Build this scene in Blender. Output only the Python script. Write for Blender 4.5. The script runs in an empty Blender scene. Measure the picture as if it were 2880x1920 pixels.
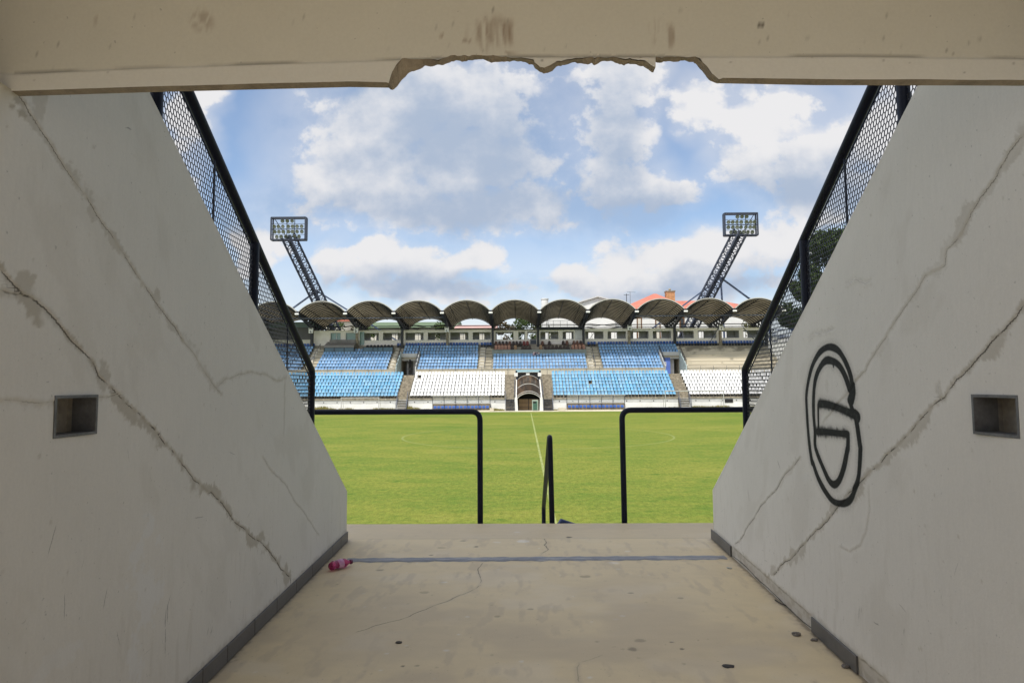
SUN = 3.4; SKYS = .135; CLOUDS = .70; CLOUDB = 1.35; EXPO = .34
CLOUD_W = (.95, .945, .96); CLOUD_S = (.48, .575, .735); SKYTINT = (.97, 1.0, 1.01)
import bpy, bmesh, math, random
import numpy as np
from mathutils import Vector, Matrix, noise as mnoise
random.seed(7); RNG = np.random.default_rng(5)
sc = bpy.context.scene
COL = sc.collection
R = math.radians

# ------------------------------------------------------------------ camera
F = 1750.0; EYE = 3.5                       # focal length in photo pixels, eye height above the pitch
CM = (Matrix.Rotation(math.atan(20/F), 3, 'Z') @ Matrix.Rotation(math.pi/2+math.atan(123/F), 3, 'X')
      @ Matrix.Rotation(-R(.35), 3, 'Z'))
cd = bpy.data.cameras.new('camera'); cam = bpy.data.objects.new('camera', cd); COL.objects.link(cam)
cam.matrix_world = Matrix.Translation((0, 0, EYE)) @ CM.to_4x4()
cd.sensor_width = 36; cd.lens = 36*F/2880; cd.clip_start = .05; cd.clip_end = 6000
sc.camera = cam
def ray(px, py): return CM @ Vector(((px-1440)/F, -(py-960)/F, -1.0))
def onz(px, py, z):
    d = ray(px, py); return Vector((0, 0, EYE)) + d*((z-EYE)/d.z)
def onY(px, py, Y):
    d = ray(px, py); return Vector((0, 0, EYE)) + d*(Y/d.y)

# ------------------------------------------------------------------ object helpers
def tag(o, label=None, cat=None, group=None, kind=None):
    if label: o['label'] = label
    if cat: o['category'] = cat
    if group: o['group'] = group
    if kind: o['kind'] = kind
    return o
def empty(name, loc=(0, 0, 0), label=None, cat=None, group=None):
    o = bpy.data.objects.new(name, None); COL.objects.link(o); o.location = loc
    o.empty_display_size = .2
    return tag(o, label, cat, group)
class MB:
    """collects simple shapes and links them as one mesh object"""
    def __init__(s): s.v = []; s.f = []; s.m = []; s.sm = []; s.pc = []
    def add(s, vs, fs, mi=0, smooth=False):
        b = len(s.v); s.v += [tuple(p) for p in vs]; s.pc.append((b, len(s.f)))
        for f in fs: s.f.append(tuple(i+b for i in f)); s.m.append(mi); s.sm.append(smooth)
        return s
    def box(s, x0, x1, y0, y1, z0, z1, mi=0):
        return s.add([(x0,y0,z0),(x1,y0,z0),(x1,y1,z0),(x0,y1,z0),(x0,y0,z1),(x1,y0,z1),(x1,y1,z1),(x0,y1,z1)],
              [(0,3,2,1),(4,5,6,7),(0,1,5,4),(1,2,6,5),(2,3,7,6),(3,0,4,7)], mi)
    def bbox(s, x0, x1, y0, y1, z0, z1, b=.01, mi=0):
        """box with chamfered edges"""
        bm = bmesh.new(); bmesh.ops.create_cube(bm, size=1)
        for v in bm.verts: v.co = Vector((x0+(v.co.x+.5)*(x1-x0), y0+(v.co.y+.5)*(y1-y0), z0+(v.co.z+.5)*(z1-z0)))
        bmesh.ops.bevel(bm, geom=list(bm.edges), offset=b, segments=2, affect='EDGES', profile=.5)
        bm.verts.index_update()
        s.add([v.co[:] for v in bm.verts], [[v.index for v in f.verts] for f in bm.faces], mi); bm.free(); return s
    def obox(s, c, ax, ay, az, mi=0):
        """oriented box: centre and three half axis vectors"""
        c, ax, ay, az = map(Vector, (c, ax, ay, az))
        vs = [c+ax*i+ay*j+az*k for k in (-1,1) for j in (-1,1) for i in (-1,1)]
        return s.add(vs, [(0,2,3,1),(4,5,7,6),(0,1,5,4),(1,3,7,5),(3,2,6,7),(2,0,4,6)], mi)
    def bar(s, a, b, w, h=None, mi=0, up=(0,0,1)):
        a, b = Vector(a), Vector(b); h = h or w; d = b-a
        if d.length < 1e-6: return s
        u = Vector(up)
        if abs(d.normalized().dot(u)) > .98: u = Vector((0,1,0))
        x = d.cross(u).normalized(); z = x.cross(d).normalized()
        return s.obox((a+b)/2, x*w/2, d/2, z*h/2, mi)
    def prism(s, poly, lo, hi, axis='x', mi=0):
        """polygon in the plane across `axis`, swept from lo to hi"""
        n = len(poly)
        f = {'x': lambda p, t: (t, p[0], p[1]), 'y': lambda p, t: (p[0], t, p[1]), 'z': lambda p, t: (p[0], p[1], t)}[axis]
        vs = [f(p, lo) for p in poly] + [f(p, hi) for p in poly]
        fs = [tuple(range(n)), tuple(range(2*n-1, n-1, -1))] + [(i, n+i, n+(i+1)%n, (i+1)%n) for i in range(n)]
        return s.add(vs, fs, mi)
    def tube(s, path, r, n=8, mi=0, cap=True, smooth=True):
        P = [Vector(p) for p in path]; m = len(P); vs = []; ref = None
        rr = r if isinstance(r, (list, tuple)) else [r]*m
        for i in range(m):
            t = (P[min(i+1, m-1)]-P[max(i-1, 0)]).normalized()
            if ref is None: ref = Vector((0,0,1)) if abs(t.z) < .9 else Vector((0,1,0))
            x = t.cross(ref).normalized(); y = x.cross(t).normalized(); ref = y
            for k in range(n):
                a = 2*math.pi*(k+.5)/n; vs.append(P[i]+(x*math.cos(a)+y*math.sin(a))*rr[i])
        fs = [(i*n+k, i*n+(k+1)%n, (i+1)*n+(k+1)%n, (i+1)*n+k) for i in range(m-1) for k in range(n)]
        s.add(vs, fs, mi, smooth and n > 4)
        if cap: s.add([vs[k] for k in range(n)], [tuple(range(n-1, -1, -1))], mi); s.add(vs[-n:], [tuple(range(n))], mi)
        return s
    def lathe(s, prof, c=(0,0,0), n=16, mi=0, axis='z', smooth=True):
        vs = []; m = len(prof)
        for r, h in prof:
            for k in range(n):
                a = 2*math.pi*k/n; p = (r*math.cos(a), r*math.sin(a), h)
                if axis == 'y': p = (p[0], h, p[1])
                if axis == 'x': p = (h, p[0], p[1])
                vs.append((p[0]+c[0], p[1]+c[1], p[2]+c[2]))
        fs = [(i*n+k, i*n+(k+1)%n, (i+1)*n+(k+1)%n, (i+1)*n+k) for i in range(m-1) for k in range(n)]
        fs += [tuple(range(n-1, -1, -1)), tuple(range((m-1)*n, m*n))]
        return s.add(vs, fs, mi, smooth)
    def mesh(s, name, mats):
        me = bpy.data.meshes.new(name); me.from_pydata(s.v, [], s.f)
        for m in (mats if isinstance(mats, (list, tuple)) else [mats]): me.materials.append(m)
        me.polygons.foreach_set('material_index', s.m); me.polygons.foreach_set('use_smooth', s.sm)
        me.update(); return me
    def build(s, name, mats, parent=None, loc=None):
        o = bpy.data.objects.new(name, s.mesh(name, mats)); COL.objects.link(o)
        if loc is not None: o.location = loc
        if parent is not None: o.parent = parent
        return o
def each(m, name, mats, parent=None, per=1):
    """link every `per` shapes of a collector as an object of its own"""
    out = []; pc = m.pc[::per]+[(len(m.v), len(m.f))]
    for (v0, f0), (v1, f1) in zip(pc[:-1], pc[1:]):
        q = MB(); q.add(m.v[v0:v1], [[i-v0 for i in f] for f in m.f[f0:f1]]); q.m = m.m[f0:f1]; q.sm = m.sm[f0:f1]; out.append(q.build(name, mats, parent))
    return out
def fixn(o):
    bm = bmesh.new(); bm.from_mesh(o.data); bmesh.ops.recalc_face_normals(bm, faces=bm.faces); bm.to_mesh(o.data); bm.free(); return o
def link_mesh(name, me, parent=None, loc=None):
    o = bpy.data.objects.new(name, me); COL.objects.link(o)
    if parent is not None: o.parent = parent
    if loc is not None: o.location = loc
    return o
def bend(pts, rad, n=6):
    """round the corners of a polyline"""
    P = [Vector(p) for p in pts]; out = [P[0]]
    for i in range(1, len(P)-1):
        a = (P[i-1]-P[i]).normalized(); b = (P[i+1]-P[i]).normalized()
        for k in range(n+1):
            t = k/n; p = (P[i]+a*rad)*(1-t)**2 + P[i]*2*t*(1-t) + (P[i]+b*rad)*t*t; out.append(p)
    out.append(P[-1]); return out

# ------------------------------------------------------------------ materials
def lin(c):
    return tuple(((x/255)/12.92 if x/255 <= .04045 else ((x/255+.055)/1.055)**2.4) for x in c)
class NT:
    def __init__(s, tree): s.t = tree; s.n = tree.nodes; s.l = tree.links
    def new(s, ty, **kw):
        n = s.n.new(ty)
        for k, v in kw.items(): setattr(n, k, v)
        return n
    def set(s, sock, v):
        if hasattr(v, 'is_output'): s.l.new(v, sock)
        else: sock.default_value = v
    def math(s, op, a, b=0., c=0., clamp=False):
        n = s.new('ShaderNodeMath', operation=op, use_clamp=clamp)
        s.set(n.inputs[0], a); s.set(n.inputs[1], b); s.set(n.inputs[2], c); return n.outputs[0]
    def vmath(s, op, a, b=(0,0,0)):
        n = s.new('ShaderNodeVectorMath', operation=op); s.set(n.inputs[0], a); s.set(n.inputs[1], b)
        return n.outputs[1] if op in ('LENGTH', 'DOT_PRODUCT', 'DISTANCE') else n.outputs[0]
    def noise(s, vec, scale, detail=4, rough=.55, dist=0.):
        n = s.new('ShaderNodeTexNoise'); s.set(n.inputs['Vector'], vec); n.inputs['Scale'].default_value = scale
        n.inputs['Detail'].default_value = detail; n.inputs['Roughness'].default_value = rough
        n.inputs['Distortion'].default_value = dist; return n.outputs['Fac']
    def ramp(s, v, lo, hi, a=0., b=1., smooth=True):
        n = s.new('ShaderNodeMapRange', interpolation_type='SMOOTHSTEP' if smooth else 'LINEAR', clamp=True)
        s.set(n.inputs[0], v); s.set(n.inputs[1], lo); s.set(n.inputs[2], hi); s.set(n.inputs[3], a); s.set(n.inputs[4], b)
        return n.outputs[0]
    def mix(s, f, a, b, mode='MIX'):
        n = s.new('ShaderNodeMix', data_type='RGBA', blend_type=mode)
        s.set(n.inputs[0], f)
        for i, v in ((6, a), (7, b)):
            if isinstance(v, tuple) and len(v) == 3: v = (*v, 1)
            s.set(n.inputs[i], v)
        return n.outputs[2]
    def mapv(s, vec, scale=(1,1,1), loc=(0,0,0)):
        n = s.new('ShaderNodeMapping'); s.set(n.inputs[0], vec); n.inputs['Scale'].default_value = scale; n.inputs['Location'].default_value = loc
        return n.outputs[0]
def newmat(name):
    m = bpy.data.materials.new(name); m.use_nodes = True; m.node_tree.nodes.clear(); nt = NT(m.node_tree)
    b = nt.new('ShaderNodeBsdfPrincipled'); o = nt.new('ShaderNodeOutputMaterial'); nt.l.new(b.outputs[0], o.inputs[0])
    return m, nt, b
def mat(name, col, rough=.6, var=.12, scale=3., bump=0., bscale=40., metal=0., col2=None, spec=.5, stretch=(1,1,1), wear=None):
    """plain painted / concrete / metal surface with uneven tone and a fine grain"""
    m, nt, b = newmat(name)
    tc = nt.new('ShaderNodeTexCoord').outputs['Object']; v = nt.mapv(tc, stretch)
    n1 = nt.noise(v, scale, 5, .6); n2 = nt.noise(v, scale*7, 3, .6)
    f = nt.ramp(nt.math('ADD', nt.math('MULTIPLY', n1, .7), nt.math('MULTIPLY', n2, .3)), .3, .7, smooth=False)
    c2 = col2 or tuple(c*(1-var*2) for c in col); c1 = tuple(min(1, c*(1+var*.6)) for c in col)
    c = nt.mix(f, c2, c1)
    if wear:
        w = nt.ramp(nt.noise(v, wear[1], 6, .65), wear[2], wear[2]+.08); c = nt.mix(w, c, wear[0])
    nt.l.new(c, b.inputs['Base Color'])
    b.inputs['Roughness'].default_value = rough; b.inputs['Metallic'].default_value = metal
    b.inputs['Specular IOR Level'].default_value = spec
    if bump:
        bn = nt.new('ShaderNodeBump'); bn.inputs['Strength'].default_value = bump; bn.inputs['Distance'].default_value = .01
        nt.l.new(nt.noise(v, bscale, 4, .6), bn.inputs['Height']); nt.l.new(bn.outputs[0], b.inputs['Normal'])
    return m
# ================================================================== THE PASSAGE (foreground)
FLOOR = 1.9
def XL(Y): return -(1.716+.028*(Y-3.5))
def XR(Y): return 1.856+.044*(Y-3.5)
def WTOP(Y): Y = np.asarray(Y, float); return np.where(Y < 2.02, 4.485, np.minimum(2.41+.645*(6.55-Y), 6.0))
_tabs = {}
def vnoise(x, y, seed):
    if seed not in _tabs: _tabs[seed] = np.random.default_rng(seed).random((256, 256))
    T = _tabs[seed]; xi = np.floor(x).astype(int); yi = np.floor(y).astype(int); fx = x-xi; fy = y-yi
    fx = fx*fx*(3-2*fx); fy = fy*fy*(3-2*fy)
    g = lambda i, j: T[i % 256, j % 256]
    return (g(xi, yi)*(1-fx)+g(xi+1, yi)*fx)*(1-fy)+(g(xi, yi+1)*(1-fx)+g(xi+1, yi+1)*fx)*fy
def fbm(x, y, seed, octv=4):
    s = 0; a = .5
    for o in range(octv): s = s+a*vnoise(x*2**o, y*2**o, seed+o); a *= .5
    return s/(1-.5**octv)
def sstep(a, b, x): t = np.clip((x-a)/(b-a), 0, 1); return t*t*(3-2*t)
def jag(pts, amp, depth=3, seed=1):
    """midpoint displacement, for the ragged line of a crack"""
    r = np.random.default_rng(seed); P = [np.array(p, float) for p in pts]
    for _ in range(depth):
        Q = [P[0]]
        for a, b in zip(P[:-1], P[1:]):
            d = b-a; n = np.array([-d[1], d[0]])
            Q += [(a+b)/2+n*r.uniform(-amp, amp), b]
        P = Q
    return P
def pdist(x, y, P, reach):
    """distance to a polyline (inf beyond reach) and the running length along it"""
    D = np.full(x.shape, 9.); S = np.zeros(x.shape); L = 0
    for a, b in zip(P[:-1], P[1:]):
        d = b-a; l2 = d@d; l = math.sqrt(l2)
        m = (x > min(a[0], b[0])-reach) & (x < max(a[0], b[0])+reach) & (y > min(a[1], b[1])-reach) & (y < max(a[1], b[1])+reach)
        if m.any() and l2 > 1e-12:
            px, py = x[m]-a[0], y[m]-a[1]; t = np.clip((px*d[0]+py*d[1])/l2, 0, 1)
            dd = np.hypot(px-t*d[0], py-t*d[1]); o = D[m]; k = dd < o
            o[k] = dd[k]; D[m] = o; q = S[m]; q[k] = L+t[k]*l; S[m] = q
        L += l
    return D, S
def sdist(x, y, P, reach):
    """signed distance to a polyline, and the running length along it"""
    D = np.full(x.shape, 9.); S = np.zeros(x.shape); L = 0
    for a, b in zip(P[:-1], P[1:]):
        d = b-a; l2 = d@d; l = math.sqrt(l2)
        m = (x > min(a[0], b[0])-reach) & (x < max(a[0], b[0])+reach) & (y > min(a[1], b[1])-reach) & (y < max(a[1], b[1])+reach)
        if m.any() and l2 > 1e-12:
            px, py = x[m]-a[0], y[m]-a[1]; t = np.clip((px*d[0]+py*d[1])/l2, 0, 1); c = px*d[1]-py*d[0]
            dd = np.hypot(px-t*d[0], py-t*d[1]); o = D[m]; k = dd < np.abs(o)
            o[k] = dd[k]*np.where(c[k] < 0, -1, 1); D[m] = o; q = S[m]; q[k] = L+t[k]*l; S[m] = q
        L += l
    return D, S, L
class Lines:
    """the nearest crack or scratch at every vertex: signed distance, half width, strength"""
    def __init__(s, n): s.d = np.full(n, 9.); s.w = np.full(n, .003); s.a = np.zeros(n); s.p = np.full(n, .5)
    def add(s, D, S, L, w, a):
        k = np.abs(D) < np.abs(s.d); end = sstep(0, .03, S)*sstep(0, .03, L-S)
        s.d[k] = D[k]; s.w[k] = (np.broadcast_to(w, D.shape)*(.35+.65*end))[k]; s.a[k] = (np.broadcast_to(a, D.shape)*end)[k]
    def arr(s): return np.stack([np.clip(s.d, -.5, .5), s.w, s.a, np.clip(s.p, -.5, .5)], 1).astype(np.float32)
def grid_mesh(name, V, nu, nv, keep, attr, mats, extra=None, lines=None):
    """V: (nu*nv,3) vertices; keep: (nu-1,nv-1) mask; attr: (nu*nv,4) wear channels"""
    i = np.arange(nu*nv).reshape(nu, nv)
    q = np.stack([i[:-1, :-1], i[1:, :-1], i[1:, 1:], i[:-1, 1:]], -1)[keep]
    nV = len(V); ev, ef, em = extra if extra else ([], [], [])
    me = bpy.data.meshes.new(name); allv = np.concatenate([V, np.array(ev, float).reshape(-1, 3)])
    me.vertices.add(len(allv)); me.vertices.foreach_set('co', allv.ravel())
    loops = list(q.ravel()); starts = list(range(0, len(q)*4, 4)); tot = [4]*len(q); mi = [0]*len(q)
    for f, m in zip(ef, em):
        starts.append(len(loops)); tot.append(len(f)); loops += [k+nV for k in f]; mi.append(m)
    me.loops.add(len(loops)); me.loops.foreach_set('vertex_index', np.array(loops, np.int32))
    me.polygons.add(len(starts)); me.polygons.foreach_set('loop_start', np.array(starts, np.int32))
    me.polygons.foreach_set('material_index', np.array(mi, np.int32))
    for m in mats: me.materials.append(m)
    me.update(calc_edges=True)
    at = me.attributes.new('wear', 'FLOAT_COLOR', 'POINT'); A = np.zeros((len(allv), 4), np.float32); A[:nV] = attr
    at.data.foreach_set('color', A.ravel())
    at = me.attributes.new('lines', 'FLOAT_COLOR', 'POINT'); A = np.tile(np.array([.5, .003, 0, .5], np.float32), (len(allv), 1))
    if lines is not None: A[:nV] = lines.arr()
    at.data.foreach_set('color', A.ravel()); me.validate()
    sm = np.zeros(len(me.polygons), bool); sm[:len(q)] = True; me.polygons.foreach_set('use_smooth', sm)
    return me
def wearmat(name, base, base2, stain, light, rough=.75, scale=1.6, bump=.25, tint=None, stripes=None, split=None):
    m, nt, b = newmat(name); tc = nt.new('ShaderNodeTexCoord').outputs['Object']
    at = nt.new('ShaderNodeAttribute', attribute_name='wear'); sp = nt.new('ShaderNodeSeparateColor'); nt.l.new(at.outputs['Color'], sp.inputs[0])
    n1 = nt.noise(tc, scale, 6, .6); n2 = nt.noise(nt.mapv(tc, stripes or (1,1,1)), scale*6, 5, .65); n3 = nt.noise(tc, 90, 3, .6)
    f = nt.ramp(nt.math('ADD', nt.math('MULTIPLY', n1, .6), nt.math('MULTIPLY', n2, .4)), .34, .66, smooth=False)
    c = nt.mix(f, base2, base)
    dots = nt.ramp(nt.noise(tc, 55, 2, .4), .735, .76); c = nt.mix(nt.math('MULTIPLY', dots, .45), c, tuple(x*.45 for x in base2))
    c = nt.mix(at.outputs['Alpha'], c, light)
    al = nt.new('ShaderNodeAttribute', attribute_name='lines'); sl_ = nt.new('ShaderNodeSeparateColor'); nt.l.new(al.outputs['Color'], sl_.inputs[0])
    wv = nt.math('ADD', nt.math('MULTIPLY', nt.math('SUBTRACT', nt.noise(tc, 160, 3, .7), .5), .0045), nt.math('MULTIPLY', nt.math('SUBTRACT', nt.noise(tc, 45, 3, .6), .5), .008))
    ad_ = nt.math('ABSOLUTE', nt.math('ADD', sl_.outputs[0], wv))
    crack = nt.math('MULTIPLY', nt.ramp(ad_, nt.math('MULTIPLY', sl_.outputs[1], .35), nt.math('MULTIPLY', sl_.outputs[1], 1.25), 1., 0.), sl_.outputs[2])
    pw = nt.math('ADD', al.outputs['Alpha'], nt.math('MULTIPLY', nt.math('SUBTRACT', nt.noise(tc, 60, 4, .7), .5), .006))
    paint = nt.math('MAXIMUM', nt.math('MULTIPLY', nt.ramp(pw, -.006, .0055, 1., 0.), nt.ramp(nt.noise(tc, 22, 4, .6), .28, .5, .97, 1.)), nt.math('MULTIPLY', nt.ramp(pw, 0, .045, .42, 0.), nt.ramp(nt.noise(tc, 260, 2, .6), .38, .66)))
    paint = nt.math('MAXIMUM', paint, sp.outputs[2])
    c = nt.mix(sp.outputs[1], c, stain); c = nt.mix(nt.math('MAXIMUM', sp.outputs[0], crack), c, tuple(x*.16 for x in stain)); c = nt.mix(paint, c, (.012, .012, .012))
    c = nt.mix(.12, c, nt.mix(n3, (.1,.1,.1), (1,1,1)), 'MULTIPLY')
    nt.l.new(c, b.inputs['Base Color']); b.inputs['Roughness'].default_value = rough; b.inputs['Specular IOR Level'].default_value = .3
    bn = nt.new('ShaderNodeBump'); bn.inputs['Strength'].default_value = bump; bn.inputs['Distance'].default_value = .006
    h = nt.math('ADD', nt.math('MULTIPLY', nt.noise(tc, 14, 5, .6), .7), nt.math('MULTIPLY', n3, .3))
    h = nt.math('SUBTRACT', h, nt.math('MULTIPLY', nt.math('MAXIMUM', sp.outputs[0], crack), 1.2))
    nt.l.new(h, bn.inputs['Height']); nt.l.new(bn.outputs[0], b.inputs['Normal']); return m

M_wall = wearmat('painted_plaster', (.74, .712, .658), (.68, .655, .605), (.43, .385, .31), (.74, .735, .72), stripes=(6, 6, 1))
M_back = mat('rough_concrete', (.36, .345, .31), .9, .2, 2, .4)
M_floor = wearmat('worn_floor_coating', (.735, .60, .375), (.64, .525, .335), (.43, .35, .26), (.74, .67, .56), rough=.55, scale=.9, bump=.12, stripes=(1, 2.5, 1))
M_lintel = wearmat('khaki_painted_concrete', (.80, .78, .70), (.755, .735, .66), (.36, .27, .20), (.85, .84, .80), rough=.8, scale=1.2, bump=.2)
M_broken = mat('broken_plaster', (.36, .31, .24), .95, .3, 12, .9, 30, col2=(.22, .19, .15))
M_tile = mat('grey_skirting_tile', (.115, .11, .105), .45, .15, 4, .08, 60)
M_black = mat('dark_blue_black_paint', (.008, .011, .026), .42, .25, 6, .12, 90, spec=.22, wear=((.05, .035, .028), 9, .75))
M_mesh = mat('black_mesh_wire', (.014, .014, .018), .45, .1, 8)
M_recess = mat('recess_lining', (.46, .43, .37), .8, .35, 7, .3, col2=(.22, .20, .18))
M_galv = mat('recess_frame_metal', (.16, .16, .165), .55, .3, 9, .1)

def wpt(pts, side, zx=1., ox=0., oy=0.):
    """photo points -> (Y, z) on the inner face of a side wall"""
    out = []
    for x, y in pts:
        d = ray(ox+x*zx, oy+y*zx); k = (.028, -(1.716-.028*3.5)) if side < 0 else (.044, 1.856-.044*3.5)
        t = k[1]/(d.x+k[0]*d.y) if side < 0 else k[1]/(d.x-k[0]*d.y)
        out.append((d.y*t, EYE+d.z*t))
    return out
Z = .42517
def Q(side, *parts):
    out = []
    for ox, oy, pts in parts: out += wpt(pts, side, Z, ox, oy)
    return out

def build_wall(side, cracks, scratches, paints, patches, recess, label):
    Xf = XL if side < 0 else XR; sg = -1 if side < 0 else 1; r0, r1, rz0, rz1 = recess
    Ys = np.unique(np.concatenate([[-3, -2, -.5, .5, 1.2], np.arange(1.7, 6.551, .008), [2.0195, 2.0205, 6.55, r0, r1]]))
    Zs = np.unique(np.concatenate([np.arange(FLOOR-.01, 5.05, .008), [5.4, 6.0, rz0, rz1]]))
    Ys = Ys[np.concatenate([[True], np.diff(Ys) > 5e-4])]; Zs = Zs[np.concatenate([[True], np.diff(Zs) > 5e-4])]
    y, z = np.meshgrid(Ys, Zs, indexing='ij'); top = WTOP(y); zc = np.minimum(z, top)
    keep = ~((z[:-1, :-1] >= top[:-1, :-1]) & (z[1:, :-1] >= top[1:, :-1]))
    eps = 1e-4
    hole = (y[:-1, :-1] >= r0-eps) & (y[1:, 1:] <= r1+eps) & (z[:-1, :-1] >= rz0-eps) & (z[1:, 1:] <= rz1+eps); keep &= ~hole
    fy, fz = y.ravel(), zc.ravel(); dark = np.zeros_like(fy); stain = np.zeros_like(fy); paint = np.zeros_like(fy); light = np.zeros_like(fy)
    nz = fbm(fy*9, fz*9, 11+side); nf = fbm(fy*40, fz*40, 31+side, 3); depth = np.zeros_like(fy)
    ln = Lines(len(fy)); rg = np.random.default_rng(60+side)
    for i, (pts, w, sw, st, a) in enumerate(cracks):
        P = jag(pts, .045, 4, 50+i+side); D, S, L = sdist(fy, fz, P, .2); aD = np.abs(D)
        ww = w*(.5+1.0*fbm(S*7, S*0+i, 71, 3)); br = sstep(.25, .42, fbm(S*14, S*0+3.3*i, 77, 3)) if a < .9 else 1
        ln.add(D, S, L, ww, a*br); depth += (1-sstep(.002, .009, aD))*.003*a*br
        lo = sw*(.1+2.2*sstep(.35, .72, fbm(S*5, S*0+9*i+np.where(D > 0, 40, 0), 91, 3)))
        edge_ = aD+(nf-.5)*.035+(fbm(fy*75, fz*75, 93, 3)-.5)*.045
        stain = np.maximum(stain, st*(1-sstep(lo*.75, lo*1.0+.006, edge_))*sstep(.22, .40, nz))
        stain = np.maximum(stain, st*.62*(1-sstep(.003, .024, aD+(nf-.5)*.03)))
        depth += .0018*np.sign(D)*np.exp(-(aD/.02)**2)*(aD < .2)
    for i, (pts, w, a) in enumerate(scratches):
        D, S, L = sdist(fy, fz, jag(pts, .04, 2, 90+i), .06); ln.add(D, S, L, w*(.5+fbm(S*20, S*0, 95, 3)), a)
    for pts, w, soft in paints:
        P = [np.array(p) for p in smooth_line(pts)]; D, S, L = sdist(fy, fz, P, .2); D = np.abs(D)
        ww = w*(.82+.4*fbm(S*5, S*0, 13, 3)); ln.p = np.minimum(ln.p, D-ww)
        if soft > .012: paint = np.maximum(paint, .9*(1-sstep(ww-.006, ww+soft, D+(fbm(fy*60, fz*14, 17, 3)-.5)*soft*1.6)))
    for (cy, cz, ry, rz, a, ch) in patches:
        k = a*(1-sstep(.75, 1.0, np.hypot((fy-cy)/ry, (fz-cz)/rz)+(nz-.5)*2.0+(nf-.5)*1.1))
        if ch == 'l': light = np.maximum(light, k)
        elif ch == 'd': dark = np.maximum(dark, k)
        else: stain = np.maximum(stain, k)
    stain = np.maximum(stain, 0.12*sstep(.60, .72, fbm(fy*4+fz*1.5, fz*2.6, 240+side, 5)))
    for k in range(70):      # short scuffs and scratches
        cy, cz, L_ = rg.uniform(1.9, 6.3), FLOOR+abs(rg.normal(0, .55))+.1, rg.uniform(.02, .13); an = rg.uniform(-1, 1)*.5+math.pi/2*(rg.random() < .75)
        D, S, L = sdist(fy, fz, [np.array([cy, cz]), np.array([cy+L_*math.cos(an), cz+L_*math.sin(an)])], .02); ln.add(D, S, L, rg.uniform(.0012, .0028), rg.uniform(.12, .5))
    for k in range(160):
        cy, cz, r_ = rg.uniform(1.9, 6.4), rg.uniform(FLOOR+.1, 4.6), rg.uniform(.003, .011); k_ = (1-sstep(r_*.4, r_, np.hypot(fy-cy, (fz-cz)*.8)))*rg.uniform(.15, .5); stain = np.maximum(stain, k_)
    # drips near the floor
    sc_ = sstep(.60, .78, fbm(fy*30, fz*5, 201+side, 4))*np.clip(1-(fz-FLOOR)/1.1, 0, 1)*.22; stain = np.maximum(stain, sc_)
    stain = np.maximum(stain, .55*(1-sstep(.0, .05, fz-FLOOR-.09+(nf-.5)*.05)))
    if side > 0:      # bare adhesive band where the skirting tiles have come off
        for y0, y1 in ((2.4, 3.56), (4.17, 5.92)):
            m_ = sstep(y0-.01, y0+.01, fy)*sstep(y1+.01, y1-.01, fy); hb = FLOOR+.098+(fbm(fy*22, fy*0, 700, 3)-.5)*.02
            stain = np.maximum(stain, m_*(1-sstep(hb-.004, hb+.004, fz))*(.35+.5*sstep(.35, .6, fbm(fy*16, fz*30, 710, 3))))
            depth = depth+m_*(1-sstep(hb-.006, hb+.002, fz))*.006
            n_ = 60; P = [np.array([y0+(y1-y0)*k/n_, FLOOR+.098+(float(fbm(np.array([(y0+(y1-y0)*k/n_)*22]), np.array([0.]), 700, 3)[0])-.5)*.02]) for k in range(n_+1)]
            D, S, L = sdist(fy, fz, P, .05); ln.add(D, S, L, .0018, .55*sstep(.3, .5, fbm(S*9, S*0, 720, 3)))
        P = jag([(4.17, FLOOR+.012), (5.0, FLOOR+.014), (5.92, FLOOR+.01)], .02, 4, 730); D, S, L = sdist(fy, fz, P, .05); ln.add(D, S, L, .006*(.3+fbm(S*8, S*0, 731, 3)), .95)
    edge = top.ravel()-fz; stain = np.maximum(stain, .28*(1-sstep(.0, .07, edge+(nz-.5)*.1))*sstep(.4, .6, nz))
    xo = Xf(fy)+sg*(depth+(fbm(fy*1.3, fz*1.3, 7, 3)-.5)*.008)
    e = []; ef = []; em = []
    def quad(ps, m): b = len(e); e.extend(ps); ef.append(tuple(range(b, b+len(ps)))); em.append(m)
    T = .26; zt_ = 2.41+.645*(6.55-2.0205)
    prof = [(-3, FLOOR-.3), (6.55, FLOOR-.3), (6.55, 2.41), (2.0205, zt_), (2.0205, 4.485), (-3, 4.485)]
    quad([(Xf(a)+sg*T, a, b) for a, b in prof], 1)
    for (a, b), (c, d) in zip(prof, prof[1:]+prof[:1]):
        quad([(Xf(a)+sg*.001, a, b), (Xf(c)+sg*.001, c, d), (Xf(c)+sg*T, c, d), (Xf(a)+sg*T, a, b)], 1 if b < 2 and d < 2 else 2)
    me = grid_mesh('passage_wall', np.stack([xo, fy, fz], 1), len(Ys), len(Zs), keep, np.stack([dark, stain, paint, light], 1), [M_wall, M_back, M_plain], (e, ef, em), ln)
    w = link_mesh('passage_wall', me); tag(w, label, 'wall')
    # recess: lining box open to the passage, and a thin metal frame
    dp = .11; X0 = (Xf(r0)+Xf(r1))/2; b = MB()
    A = [(X0, r0, rz0), (X0, r1, rz0), (X0, r1, rz1), (X0, r0, rz1)]; Bk = [(X0+sg*dp, y_, z_) for _, y_, z_ in A]
    b.add(A+Bk, [(4,5,6,7)]+[(i, (i+1) % 4, 4+(i+1) % 4, 4+i) for i in range(4)])
    b.build('recess_lining', M_recess, w)
    f = MB(); t = .007
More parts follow.
